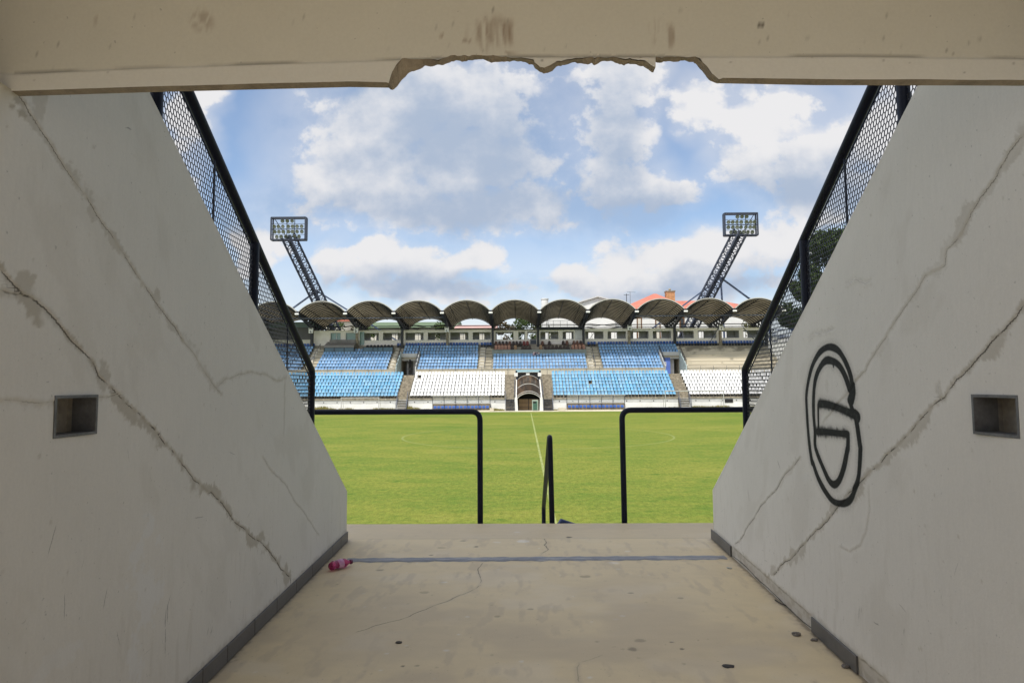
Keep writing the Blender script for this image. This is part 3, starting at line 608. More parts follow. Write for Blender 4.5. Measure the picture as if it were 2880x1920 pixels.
pebble(2290, 1800, .018, .4, M_stone, 'plaster_chip', 'pale plaster chip lying against the right skirting tile', 'rubble', 5)
pebble(2378, 1875, .018, .6, M_stone, 'stone', 'small grey stone at the foot of the near right skirting tile', 'stone', 9)
pebble(2048, 1873, .026, .16, M_leaf, 'dead_leaf', 'dark flat leaf lying on the open floor at front right', 'leaf', 13)
pebble(1122, 1806, .016, .3, M_leaf, 'dead_leaf', 'small dark scrap lying on the floor at front left', 'leaf', 17)
pebble(2051, 1598, .018, .4, M_chip, 'plaster_chip', 'white plaster crumb where the far right skirting ends', 'rubble', 21)
tag(MB().tube([onz(2180, 1686, FLOOR+.006), onz(2196, 1696, FLOOR+.009), onz(2215, 1704, FLOOR+.006)], .004, 6).build('twig', M_leaf), 'thin dark twig lying along the foot of the right wall', 'twig')
# ================================================================== PITCH AND GROUND
m_, nt, b = newmat('pitch_grass'); tc = nt.new('ShaderNodeTexCoord').outputs['Object']
big = nt.noise(nt.mapv(tc, (.06, .11, 1)), 1, 5, .6); mid = nt.noise(nt.mapv(tc, (.30, .55, 1)), 1, 6, .65); fine = nt.noise(nt.mapv(tc, (2.2, 3.5, 1)), 1, 5, .7); tiny = nt.noise(tc, 24, 4, .7)
f = nt.math('ADD', nt.math('MULTIPLY', big, .38), nt.math('ADD', nt.math('MULTIPLY', mid, .34), nt.math('MULTIPLY', fine, .28)))
c = nt.mix(nt.ramp(f, .36, .61), (.105, .172, .028), (.205, .225, .046)); c = nt.mix(nt.math('MULTIPLY', nt.ramp(f, .54, .68), .7), c, (.27, .26, .08))
c = nt.mix(nt.ramp(nt.noise(nt.mapv(tc, (.8, 1.4, 1), (7, 3, 0)), 1, 5, .6), .60, .72), c, (.075, .145, .022))
grain = nt.math('ADD', nt.math('MULTIPLY', nt.noise(nt.mapv(tc, (7, 3.2, 1)), 1, 6, .85), .55), nt.math('MULTIPLY', tiny, .45))
c = nt.mix(.95, c, nt.mix(nt.ramp(grain, .32, .68, smooth=False), (.26, .34, .22), (1.62, 1.52, 1.42)), 'MULTIPLY')
nt.l.new(c, b.inputs['Base Color']); b.inputs['Roughness'].default_value = .9; b.inputs['Specular IOR Level'].default_value = .1
bn = nt.new('ShaderNodeBump'); bn.inputs['Strength'].default_value = .8; bn.inputs['Distance'].default_value = .05
nt.l.new(nt.math('ADD', nt.math('MULTIPLY', tiny, .6), nt.math('MULTIPLY', fine, .6)), bn.inputs['Height']); nt.l.new(bn.outputs[0], b.inputs['Normal']); M_grass = m_
M_ground = mat('bare_ground', (.22, .20, .15), .95, .25, .3, .3, 6, col2=(.12, .15, .06))
M_path = mat('pale_concrete_path', (.60, .55, .44), .9, .2, .9, .3, 20, col2=(.42, .38, .28))
tag(MB().box(-1500, 1500, -300, 2500, -1.2, -.02).build('ground', M_ground), kind='structure')
tag(MB().add([(-75, 10.4, 0), (75, 10.4, 0), (75, 82.6, 0), (-75, 82.6, 0)], [(0, 1, 2, 3)]).build('pitch', M_grass), kind='structure')
tag(MB().box(-75, 75, 82.6, 87.6, -.3, .03).build('path', M_path), kind='structure')
m_, nt, b = newmat('worn_chalk_line'); tc = nt.new('ShaderNodeTexCoord').outputs['Object']
c = nt.mix(nt.ramp(nt.noise(nt.mapv(tc, (3, .9, 1)), 1, 6, .7), .38, .62), (.19, .23, .055), (.285, .315, .11)); nt.l.new(c, b.inputs['Base Color']); b.inputs['Roughness'].default_value = .9; M_chalk = m_
m_, nt, b = newmat('faded_chalk_line'); tc = nt.new('ShaderNodeTexCoord').outputs['Object']
c = nt.mix(nt.ramp(nt.noise(nt.mapv(tc, (1.2, 1.2, 1)), 1, 6, .7), .44, .70), (.165, .20, .042), (.215, .245, .06)); nt.l.new(c, b.inputs['Base Color']); b.inputs['Roughness'].default_value = .9; M_chalk2 = m_
CX, CY = 1.2, 43.6
ha, hb = onz(1493, 1160, 0), onz(1556, 1447, 0)
xm = lambda Y: ha.x+(hb.x-ha.x)*(Y-ha.y)/(hb.y-ha.y)
tag(MB().add([(xm(11)-.05, 11, .004), (xm(11)+.05, 11, .004), (xm(79)+.06, 79, .004), (xm(79)-.06, 79, .004)], [(0, 1, 2, 3)]).build('halfway_line', M_chalk), kind='structure')
vs = []; n = 160
for k in range(n):
    a = 2*math.pi*k/n
    for r_ in (9.15, 9.29): vs.append((CX+r_*math.cos(a), CY+r_*math.sin(a), .004))
tag(MB().add(vs, [(2*k, 2*k+1, (2*k+3) % (2*n), (2*k+2) % (2*n)) for k in range(n)]).build('centre_circle_line', M_chalk2), kind='structure')

# ================================================================== GRANDSTAND ACROSS THE PITCH
M_conc = mat('stand_concrete', (.42, .385, .31), .9, .22, .8, .3, 10, col2=(.26, .235, .185), wear=((.16, .145, .115), 1.2, .60))
M_concl = mat('pale_terrace_concrete', (.56, .51, .40), .9, .12, .9, .25, 10, wear=((.30, .26, .19), 1.6, .66))
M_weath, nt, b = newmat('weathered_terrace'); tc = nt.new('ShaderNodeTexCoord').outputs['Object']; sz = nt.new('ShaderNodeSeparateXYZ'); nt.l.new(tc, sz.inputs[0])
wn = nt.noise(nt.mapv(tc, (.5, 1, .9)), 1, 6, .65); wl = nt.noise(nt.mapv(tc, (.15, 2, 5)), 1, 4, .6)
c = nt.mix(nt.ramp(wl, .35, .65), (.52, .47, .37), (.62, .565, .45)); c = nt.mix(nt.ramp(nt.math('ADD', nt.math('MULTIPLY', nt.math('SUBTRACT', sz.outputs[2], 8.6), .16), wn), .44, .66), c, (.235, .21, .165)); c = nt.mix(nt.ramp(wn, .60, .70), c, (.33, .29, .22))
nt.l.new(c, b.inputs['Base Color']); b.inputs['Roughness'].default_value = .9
M_stair = mat('dirty_stair_concrete', (.36, .31, .235), .95, .35, 2.4, .5, 12, col2=(.085, .075, .055), wear=((.56, .51, .42), 3.2, .60))
M_white = mat('white_painted_wall', (.80, .80, .77), .8, .08, 1.2, .15, 12, wear=((.52, .51, .48), 2.2, .66))
M_greyw = mat('pale_grey_wall', (.56, .565, .56), .8, .12, 1.2, .15, wear=((.33, .33, .31), 2.5, .64))
M_booth = mat('pale_booth_render', (.90, .85, .79), .85, .06, .9, .1)
M_cream = mat('cream_render', (.66, .63, .55), .85, .08, .9, .15)
M_dk = mat('dark_steel', (.018, .020, .027), .5, .25, 2)
M_steel = mat('blue_grey_steel', (.07, .085, .12), .5, .25, 3)
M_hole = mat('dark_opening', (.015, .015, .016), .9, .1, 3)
M_int = mat('grey_cabin_interior', (.70, .71, .73), .9, .15, 1.5)
M_lamp = mat('white_lamp_housing', (.85, .85, .83), .4, .05, 3)
M_roof = None
m_, nt, b = newmat('brown_translucent_sheet'); tc = nt.new('ShaderNodeTexCoord').outputs['Object']
n1 = nt.noise(nt.mapv(tc, (.25, .12, .25)), 1, 4, .6); n2 = nt.noise(nt.mapv(tc, (.12, 2.2, .12)), 1, 4, .6)
c = nt.mix(nt.ramp(n1, .35, .68), (.125, .105, .075), (.22, .185, .125)); c = nt.mix(nt.math('MULTIPLY', nt.ramp(n2, .5, .7), .5), c, (.10, .085, .06)); nt.l.new(c, b.inputs['Base Color'])
b.inputs['Roughness'].default_value = .45
tr = nt.new('ShaderNodeBsdfTranslucent'); nt.l.new(nt.mix(nt.ramp(n1, .3, .7), (.040, .034, .023), (.092, .078, .053)), tr.inputs[0]); ad = nt.new('ShaderNodeAddShader')
nt.l.new(b.outputs[0], ad.inputs[0]); nt.l.new(tr.outputs[0], ad.inputs[1])
out = [q for q in m_.node_tree.nodes if q.type == 'OUTPUT_MATERIAL'][0]; nt.l.new(ad.outputs[0], out.inputs[0]); M_roof = m_

gs = empty('grandstand', (0, 0, 0), 'far grandstand with a row of dark barrel vault roofs over blue and white seats', 'grandstand')
X0, X1 = -46.5, 46.0
VOM = ((-18.45, -15.4), (21.6, 24.85)); LST = ((-16.9, -15.4), (21.8, 23.35)); CEN = (-1.95, 4.6); CAN = (-.45, 3.0)
lrow = lambda i: (86.75+.75*i, 1.75+.49*i)          # seat line Y and tread height, lower tier
urow = lambda j: (92.95+.76*j, 5.6+.4925*j)         # upper tier
def lower_profile(y0=86.3):
    p = [(y0, 0), (y0, 1.72)]
    for i in range(7):
        Y, z = lrow(i); p += [(Y-.32 if i else y0, z-.0), (Y+.43, z)]
    return p
def steps_profile(y0, z0, y1, z1, n, zb):
    p = [(y0, zb), (y0, z0)]; dy = (y1-y0)/n; dz = (z1-z0)/n
    for k in range(n): p += [(y0+dy*k, z0+dz*(k+1)), (y0+dy*(k+1), z0+dz*(k+1))]
    return p+[(y1, zb)]
def clean(p):
    q = []
    for a in p:
        if not q or abs(a[0]-q[-1][0])+abs(a[1]-q[-1][1]) > 1e-4: q.append(a)
    return q
lp = lower_profile(); lpc = [lp[0]]
for a in lp[1:]: lpc.append(a)
low = [(86.3, -.2), (86.3, 1.72)]
for i in range(7):
    Y, z = lrow(i); low += [(86.3+.75*i, z), (86.3+.75*(i+1), z)]
low += [(91.55, 5.05), (92.6, 5.05), (92.6, -.2)]; low = clean(low)
up = [(92.61, -.2), (92.61, 5.95), (92.74, 5.95), (92.74, 5.6)]
for j in range(9):
    Y, z = urow(j); y_ = 92.62+.76*j
    up += ([(y_, z-.10), (y_-.05, z-.10), (y_-.05, z)] if j else [(92.75, z)])+[(92.62+.76*(j+1), z)]
up += [(99.46, 10.02), (103.6, 10.02), (103.6, -.2)]; up = clean(up)
upv = [(96.42, 4.9), (96.42, 7.62)] + [(96.42, urow(5)[1])]
for j in range(5, 9):
    Y, z = urow(j); upv += [(92.62+.76*j if j > 5 else 96.42, z), (92.62+.76*(j+1), z)]
upv += [(99.46, 10.02), (103.6, 10.02), (103.6, 7.62), (96.42, 7.62)]; upv = clean([q for q in upv if q != (96.42, 4.9)][:-1])
# lower tier blocks
for xa, xb in ((X0, LST[0][0]), (LST[0][1], CEN[0]), (CEN[1], LST[1][0]), (LST[1][1], X1)): MB().prism(low, xa, xb).build('lower_terrace', M_conc, gs)
lst = steps_profile(86.31, 1.75, 91.55, 5.05, 14, -.2)
for xa, xb in (LST[0], (CEN[0], -.5), (3.05, CEN[1]), LST[1]):
    o = MB().prism([(y_, z_) for y_, z_ in lst] , xa, xb).build('aisle_stairs', M_stair, gs)
    MB().prism([(91.55, -.2), (91.55, 5.05), (92.6, 5.05), (92.6, -.2)], xa, xb).build('walkway', M_conc, gs)
MB().box(-.5, 3.05, 91.3, 92.6, 4.75, 5.05).build('walkway', M_conc, gs)
# upper tier
for xa, xb in ((X0, VOM[0][0]), (VOM[0][1], -4.2), (10.4, VOM[1][0]), (VOM[1][1], 39.4)):
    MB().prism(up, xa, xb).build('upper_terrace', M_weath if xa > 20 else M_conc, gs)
upc = [(92.61, -.2), (92.61, 5.95), (92.74, 5.95), (92.74, 5.6)]
for j in range(5):
    Y, z = urow(j); upc += [(92.62+.76*j if j else 92.75, z), (92.62+.76*(j+1), z)]
upc += [(96.42, 8.72), (97.2, 8.72), (97.2, 9.0), (98.1, 9.0), (98.1, 9.5), (99.46, 9.5), (99.46, 10.02), (103.6, 10.02), (103.6, -.2)]
MB().prism(clean(upc), -4.2, 10.4).build('upper_terrace', M_conc, gs)
MB().box(-4.2, 10.4, 96.28, 96.41, 8.0, 8.98).build('box_parapet', mat('grey_green_panel', (.22, .25, .24), .5, .2, .8), gs)
m = MB()
for xa, xb in ((X0, VOM[0][0]), (VOM[0][1], VOM[1][0]), (VOM[1][1], X1)): m.box(xa, xb, 92.56, 92.605, 5.052, 5.955)
each(m, 'tier_front_wall', M_concl, gs)
# vomitories
M_blue_panel = mat('blue_painted_panel', (.10, .18, .55), .6, .1, 1); M_teal = mat('pale_teal_wall', (.42, .52, .54), .8, .15, 1.5)
for q, (xa, xb) in enumerate(VOM):
    MB().prism(upv, xa, xb).build('exit_lintel', M_conc, gs)
    MB().box(xa, xb, 92.6, 103, 4.9, 5.045).build('exit_floor', M_conc, gs)
    for s, x_ in ((1, xa), (-1, xb)):
        pr = [(92.6, 5.05), (92.6, 6.35), (96.42, 8.85), (96.42, 5.05)]
        MB().prism(pr, min(x_, x_+s*.14), max(x_, x_+s*.14)).build('exit_side_wall', M_teal if (q == 0) == (s > 0) else M_greyw, gs)
        m = MB(); m.bar((x_+s*.07, 92.62, 7.1), (x_+s*.07, 96.5, 9.65), .07)
        for k in range(5): yy = 92.66+k*.95; m.bar((x_+s*.07, yy, 6.38+.655*(yy-92.6)), (x_+s*.07, yy, 7.1+.657*(yy-92.62)), .06)
        m.bar((x_+s*.07, 92.62, 6.75), (x_+s*.07, 96.5, 9.3), .04); m.build('exit_railing', M_dk, gs)
    MB().box(xa+.02, xb-.02, 96.3, 96.4, 7.95, 8.5).build('exit_sign_panel', M_greyw, gs)
    m = MB()
    if q == 0:
        m.box(xa+.15, xb-.15, 96.6, 96.7, 7.4, 7.63); m.build('exit_header', M_greyw, gs)
        MB().box(xa+1.35, xa+1.6, 96.5, 96.75, 5.05, 7.6).build('exit_post', M_hole, gs)
        m = MB(); m.box(xa+.9, xa+1.02, 97.5, 97.6, 5.05, 7.0); m.box(xa+1.7, xb-.2, 98.2, 98.3, 5.05, 7.5); each(m, 'exit_door', M_int, gs)
        MB().bar((xa+1.0, 96.3, 6.1), (xb-.2, 96.3, 6.1), .05).build('exit_bar', M_dk, gs)
    else:
        MB().box(xa+.15, xa+1.75, 96.5, 96.6, 5.05, 8.0).build('exit_panel', M_blue_panel, gs)
        MB().box(xa+.25, xa+1.1, 96.4, 96.48, 6.3, 6.95).build('notice_board', M_white, gs)
        MB().box(xa+1.75, xb-.15, 96.5, 96.6, 7.45, 8.0).build('exit_header', M_greyw, gs)
        MB().box(xa+1.95, xa+2.6, 97.6, 97.7, 5.05, 7.4).build('exit_door', M_int, gs)
    MB().box(xa, xb, 101, 101.1, 5.05, 7.6).build('exit_back_wall', M_int, gs)
# upper aisles: half-steps between the rows, with white painted edges
UA = ((-32.6, -30.75), (-19.75, -18.45), (-6.2, -4.2), (10.4, 12.4), (24.85, 26.2))
M_edge = mat('white_step_edge', (.78, .75, .68), .8, .12, 4)
for xa, xb in UA:
    m = MB(); e_ = MB(); jmax = 9
    for j in range(jmax):
        Y, z = urow(j); y0 = 92.62+.76*j
        if j: m.box(xa+.02, xb-.02, y0-.34, y0+.002, z-.4925, z-.25)
        e_.box(xa+.1, xa+(xb-xa)*.42, y0-.30, y0-.005, z-.249, z-.243) if j else None
        e_.box(xa+.1, xa+(xb-xa)*.42, y0-.012, y0-.003, z-.24, z+.003); e_.box(xa+.1, xa+(xb-xa)*.42, y0-.012, y0+.2, z+.003, z+.01)
    each(m, 'aisle_step', M_concl, gs); each(e_, 'step_edging', M_edge, gs)
    if xb-xa > 1.7:
        r = MB(); xm_ = (xa+xb)/2; a, b_ = (92.9, 5.6), (98.6, 9.3)
        for lo, hi in ((.02, .42), (.52, 1.0)):
            A = Vector((xm_, a[0]+(b_[0]-a[0])*lo, a[1]+(b_[1]-a[1])*lo)); B = Vector((xm_, a[0]+(b_[0]-a[0])*hi, a[1]+(b_[1]-a[1])*hi)); U = Vector((0, 0, .95))
            r.bar(A, A+U, .05); r.bar(B, B+U, .05); r.bar(A+U, B+U, .05); r.bar((A+B)/2, (A+B)/2+U, .04)
        r.build('aisle_handrail', M_steel, gs)
# dark stains & steps of the bare terrace are in its concrete; row edges
# walkway railing
for xa, xb in ((-30.5, -18.5), (-15.3, 21.6), (24.9, 44)):
    m = MB()
    n = round((xb-xa)/1.9)
    for k in range(n+1): x_ = xa+(xb-xa)*k/n; m.bar((x_, 92.35, 5.05), (x_, 92.35, 6.22), .035)
    m.bar((xa, 92.35, 6.22), (xb, 92.35, 6.22), .045)
    m.build('walkway_railing', M_steel, gs)
for xa, xb in ((-40, -17), (-15.3, -2.0), (4.65, 21.7), (23.4, 42)):
    m = MB()
    n = round((xb-xa)/1.5)
    for k in range(n+1): x_ = xa+(xb-xa)*k/n; m.bar((x_, 86.36, 1.75), (x_, 86.36, 2.66), .03)
    m.bar((xa, 86.36, 2.66), (xb, 86.36, 2.66), .035)
    m.build('front_railing', M_steel, gs)
# front wall of the lower tier, drain holes
m = MB(); h = MB(); g = MB(); ds = (-11.95, -4.05, 6.45, 14.45)
for xa, xb in ((X0, LST[0][0]), (LST[0][1], CEN[0]), (CEN[1], LST[1][0]), (LST[1][1], X1)):
    g.box(xa, xb, 86.2, 86.295, 1.0, 1.60); m.box(xa, xb, 86.15, 86.295, -.1, 1.0)
    x_ = xa+.9
    while x_ < xb-.5: h.lathe([(.085, 86.19), (.085, 86.21)], (x_, 0, 1.26), 10, axis='y', smooth=False); x_ += 1.85
each(m, 'front_wall', M_white, gs); each(g, 'front_wall_band', M_greyw, gs); each(h, 'drain_hole', M_hole, gs)
each(MB().box(X0, LST[0][0], 86.1, 86.32, 1.6, 1.74).box(LST[0][1], CEN[0], 86.1, 86.32, 1.6, 1.74).box(CEN[1], LST[1][0], 86.1, 86.32, 1.6, 1.74).box(LST[1][1], X1, 86.1, 86.32, 1.6, 1.74), 'front_ledge', M_stair, gs)
MB().box(28.2, 29.3, 86.1, 86.19, .95, 1.45).build('vent_opening', M_hole, gs)
# steel stairs down to the pitch
for xa, xb in (LST[0], (CEN[0], -.6), (3.2, CEN[1]), LST[1]):
    st_ = empty('pitch_stairs', (0, 0, 0)); st_.parent = gs
    m = MB()
    for k in range(7):
        z_ = .22+.22*k; y_ = 84.9+.2*k; m.box(xa+.1, xb-.1, y_, y_+.26, z_-.03, z_+.02)
    each(m, 'stair_tread', M_steel if xa < 20 and xa > -10 else M_greyw, st_)
    for x_ in (xa+.06, xb-.06):
        m = MB(); m.bar((x_, 84.8, 0), (x_, 86.3, 1.72), .06, .16); m.bar((x_, 84.85, .05), (x_, 84.85, 1.1), .05); m.bar((x_, 84.85, 1.1), (x_, 86.4, 2.75), .05); m.bar((x_, 86.38, 1.7), (x_, 86.38, 2.75), .05); m.bar((x_, 84.85, .6), (x_, 86.4, 2.25), .04)
        m.build('stair_railing', M_steel, st_)

# ------------------------------------------------------------------ roof: barrel vaults between sloping trussed beams
BW = 7.22; BX = lambda k: 3.02+BW*k; YF, YB = 92.0, 104.6
zf0, zb0, rise = 14.62, 13.35, 1.52
zsp = lambda Y: zf0+(zb0-zf0)*(Y-YF)/(YB-YF)
M_rim = mat('pale_roof_edge', (.50, .49, .45), .6, .1, 2)
def arc(k, Y, dz=0, n=18, e=.16):
    xa, xb = BX(k)+e, BX(k+1)-e; c = (xa+xb)/2; hw = (xb-xa)/2; Rr = (hw*hw+rise*rise)/(2*rise); a0 = math.asin(hw/Rr)
    return [(c+(Rr+dz)*math.sin(a0*(2*t/n-1)), Y, zsp(Y)+rise-Rr+(Rr+dz)*math.cos(a0*(2*t/n-1))) for t in range(n+1)]
def strip(m, A, B, mi=0): n = len(A); m.add(A+B, [(i, i+1, n+i+1, n+i) for i in range(n-1)], mi, True)
for k in range(-7, 5):
    m = MB(); a, b_ = arc(k, YF), arc(k, YB); strip(m, a, b_)
    vt = m.build('roof_vault', M_roof, gs)
    m = MB(); strip(m, arc(k, YF-.03, -.02), arc(k, YF-.03, .10)); strip(m, arc(k, YF-.03, .10), arc(k, YF+.1, .10)); m.build('vault_edge', M_rim, vt)
    m = MB(); nr = 15
    for r_ in range(nr):
        Y = YF+.12+(YB-YF-.2)*r_/(nr-1); A = arc(k, Y-.06, -.035); B = arc(k, Y+.06, -.035); strip(m, A, B)
        A2 = arc(k, Y-.06, -.13); B2 = arc(k, Y+.06, -.13); strip(m, A2, B2); strip(m, A, A2); strip(m, B, B2)
    m.build('vault_rib', M_dk, vt)
    m = MB()
    for t in (3, 9, 15): m.bar(Vector(arc(k, YF+.2)[t])-Vector((0, 0, .2)), Vector(arc(k, YB-.2)[t])-Vector((0, 0, .2)), .07 if t != 9 else .11)
    m.build('vault_purlin', M_dk, vt)
for k in range(-7, 6):
    x_ = BX(k); m = MB(); m.bar((x_, YF-.05, zsp(YF)-.05), (x_, YB, zsp(YB)-.05), .42, .2); yb_ = 101.5
    lo = lambda Y: zsp(Y)-.28-.95*min(1, (Y-YF)/6.5)
    m.bar((x_, YF+.1, lo(YF)), (x_, YF+6.7, lo(YF+6.7)), .36, .24); m.bar((x_, YF+6.7, lo(YF+6.7)), (x_, YB, lo(YB)), .36, .24)
    n = 9
    for q in range(n):
        ya, yb2 = YF+.3+1.35*q, YF+.3+1.35*(q+1); m.bar((x_, ya, lo(ya)), (x_, yb2, zsp(yb2)-.1), .16); m.bar((x_, yb2, lo(yb2)), (x_, yb2, zsp(yb2)-.1), .16)
    m.prism([(YF, zsp(YF)-.1), (YF+4.2, zsp(YF+4.2)-.1), (YF+4.2, lo(YF+4.2)), (YF, lo(YF))], x_-.17, x_+.17)
    m.build('roof_beam', M_dk, gs)
    MB().bbox(x_-.29, x_+.29, YF-.32, YF-.1, zsp(YF)-.47, zsp(YF)-.24, .03).build('gutter_end', M_lamp, gs)
    cm = MB().box(x_-.19, x_+.19, 98.52, 98.9, 9.0 if -4.5 < x_ < 10.5 else 9.5, lo(98.7)+.1)
    cm.build('roof_column', M_stair if k % 2 == 0 and k != 0 else M_dk, gs)
    m = MB(); m.bar((x_, 103.4, 12.3), (x_, 103.4, zsp(103.4)-.1), .22); m.bar((x_, 101.0, 12.3), (x_, 99.0, lo(99)), .1); m.bar((x_, 101.2, 12.3), (x_, 103.2, zsp(103.2)-.3), .1); m.build('roof_strut', M_dk, gs)
m = MB()
for xa, xb in ((BX(-7), BX(-2)), (BX(2), BX(5))): m.bar((xa, YF+1.2, 13.75), (xb, YF+1.2, 13.75), .12)
each(m, 'roof_tie', M_steel, gs)
m = MB()
for z_ in (12.62, 13.0, 13.45): m.bar((BX(-7), 103.5, z_), (BX(5), 103.5, z_), .13)
each(m, 'roof_rail', M_dk, gs)
for k in (-5, -3, 1):
    m = MB(); xa, xb = BX(k), BX(k+1); c = (xa+xb)/2
    for za, zb_ in ((13.7, 13.25), (12.9, 13.3)): m.bar((xa, 102.6, za), (c-.4, 102.6, 13.35 if za > 13 else 13.28), .09); m.bar((c+.4, 102.6, 13.35 if za > 13 else 13.28), (xb, 102.6, za), .09)
    m.bar((xa, 102.6, 13.0), (c-.3, 102.6, 12.62), .09); m.bar((c+.3, 102.6, 12.62), (xb, 102.6, 13.0), .09); m.bar((c-.35, 102.6, 12.62), (c+.35, 102.6, 12.62), .12)
    m.bar((c-.3, 102.6, 12.6), (c-.5, 102.6, 12.32), .08); m.bar((c+.3, 102.6, 12.6), (c+.5, 102.6, 12.32), .08)
    m.build('roof_bracing', M_dk, gs)
m = MB(); m.bar((31.9, 98.4, 12.9), (30.0, 98.4, 9.9), .1); m.bar((35.4, 98.4, 12.4), (37.2, 98.4, 10.4), .1); each(m, 'roof_brace', M_steel, gs)

# ------------------------------------------------------------------ press boxes along the back of the upper tier
M_glassg = mat('greenish_glass', (.22, .36, .33), .15, .12, .7); M_frame = mat('dark_window_frame', (.03, .033, .037), .5, .2, 4)
pb_ = empty('press_box', (0, 0, 0)); pb_.parent = gs
def wallpan(m, x0, x1, y0, y1, z0, z1, holes):
    """wall with rectangular openings: pillars, sills and heads butted together"""
    x_ = x0
    for a, b_, c, d in holes:
        m.box(x_, a, y0, y1, z0, z1); m.box(a, b_, y0, y1, z0, c); m.box(a, b_, y0, y1, d, z1); x_ = b_
    m.box(x_, x1, y0, y1, z0, z1)
front_h = []; back_h = []
rr = random.Random(3)
for k in range(-5, 5):
    xa, xb = BX(k), BX(k+1)
    if k == -1: front_h += [(xa+.45, xa+3.3, 10.8, 12.05), (xa+4.1, xa+5.1, 10.8, 12.05), (xa+5.55, xa+7.0, 10.8, 12.05)]; back_h += [(xa+.5, xa+3.3, 10.7, 12.08), (xa+4.05, xa+5.1, 10.7, 12.08), (xa+5.5, xa+7.05, 10.7, 12.08)]
    elif k == 0: front_h += [(xa+.4, xa+3.3, 10.8, 12.05), (xa+3.95, xa+5.75, 10.8, 12.05)]; back_h += [(xa+1.35, xa+2.2, 10.7, 12.1), (xa+4.75, xa+5.65, 10.7, 12.1)]
    elif k == -5: front_h += [(xa+2.7, xa+4.35, 10.75, 12.1), (xa+5.15, xa+6.8, 10.75, 12.1)]; back_h += [(xa+2.7, xa+4.35, 10.7, 12.15), (xa+5.15, xa+6.8, 10.7, 12.15)]
    else:
        front_h += [(xa+.35, xa+3.3, 10.8, 12.05), (xa+3.95, xa+6.9, 10.8, 12.05)]
        for u in (.35, 3.95):
            o_ = u+rr.uniform(.75, 1.35); back_h.append((xa+o_, xa+o_+rr.choice((.8, .85, .95)), 10.75, 12.1))
m = MB(); wallpan(m, BX(-5), BX(5), 99.6, 99.72, 10.02, 12.36, front_h); m.build('front_wall', M_booth, pb_)
m = MB(); wallpan(m, BX(-5), BX(5), 102.6, 102.72, 10.02, 12.3, back_h); m.build('back_wall', M_int, pb_)
m = MB()
for k in range(-5, 6):
    m.box(BX(k)-.06, BX(k)+.06, 99.72, 102.6, 10.02, 12.3)
    if k < 5 and k not in (-1,): m.box(BX(k)+3.58, BX(k)+3.68, 99.72, 102.6, 10.02, 12.3)
each(m, 'partition', M_int, pb_)
MB().box(BX(-5), BX(5), 99.45, 103.0, 12.36, 12.46).build('flat_roof', M_cream, pb_)
for a, b_, c, d in front_h:
    w = MB(); t = .045
    w.box(a+.002, a+t, 99.62, 99.7, c, d); w.box(b_-t, b_-.002, 99.62, 99.7, c, d); w.box(a+t, b_-t, 99.62, 99.7, c+.002, c+t); w.box(a+t, b_-t, 99.62, 99.7, d-t, d-.002); w.build('window_frame', M_frame if -4.2 < a < 3 else M_greyw, pb_)
for i, (a, b_, c, d) in enumerate(back_h):
    w = MB(); w.box(a, b_, 102.55, 102.62, c-.07, c); w.box((a+b_)/2+.08, (a+b_)/2+.14, 102.57, 102.62, c, d)
    if i % 4 == 1: w.bar((a, 102.58, c), (b_, 102.58, d), .07)
    if b_-a > 2: w.box(a+.7, a+.76, 102.57, 102.62, c, d); w.box(b_-.8, b_-.74, 102.57, 102.62, c, d)
    w.build('back_window_frame', M_frame, pb_)
for a, b_, c, d in front_h[:2]: MB().box(a+.05, b_-.05, 99.8, 99.82, c, d).build('window_pane', M_glassg, pb_)
MB().box(BX(-4)+.25, BX(-4)+.95, 99.5, 99.58, 10.1, 12.2).build('glass_door', M_glassg, pb_)
MB().box(BX(-1)+6.0, BX(-1)+6.95, 99.52, 99.58, 10.05, 10.75).build('door', M_steel, pb_); MB().box(BX(0)+5.95, BX(0)+7.1, 99.5, 99.58, 10.75, 12.4).build('wall_panel', M_int, pb_)
m = MB(); m.box(BX(0)-.1, BX(1)+.25, 99.2, 101, 12.42, 12.75); m.build('camera_deck', M_dk, gs)
m = MB()
for k in range(7): x_ = BX(0)+.3+k*1.1; m.bar((x_, 99.3, 12.75), (x_, 99.3, 13.75), .045)
for z_ in (13.3, 13.75): m.bar((BX(0), 99.3, z_), (BX(1), 99.3, z_), .05)
m.build('deck_railing', M_dk, gs)
m = MB(); m.box(BX(-1)-.2, BX(1)+.2, 99.3, 99.5, 12.3, 12.44); m.build('box_fascia', M_dk, gs)
# grey cabin with teal roof on the left end of the stand
cb = empty('cabin', (0, 0, 0)); cb.parent = gs
MB().box(-44, BX(-5)-.3, 99.3, 103, 11.0, 13.0).build('cabin_wall', mat('dark_grey_cladding', (.11, .108, .105), .7, .1, 1), cb); MB().box(-44, BX(-5)-.2, 99.35, 103, 10.02, 11.0).build('cabin_base', M_cream, cb)
MB().prism([(99.0, 13.0), (100.3, 13.95), (103.2, 13.95), (103.2, 13.0)], -44, BX(-5)-.1).build('cabin_roof', mat('teal_roof', (.24, .36, .35), .6, .1, 1), cb)

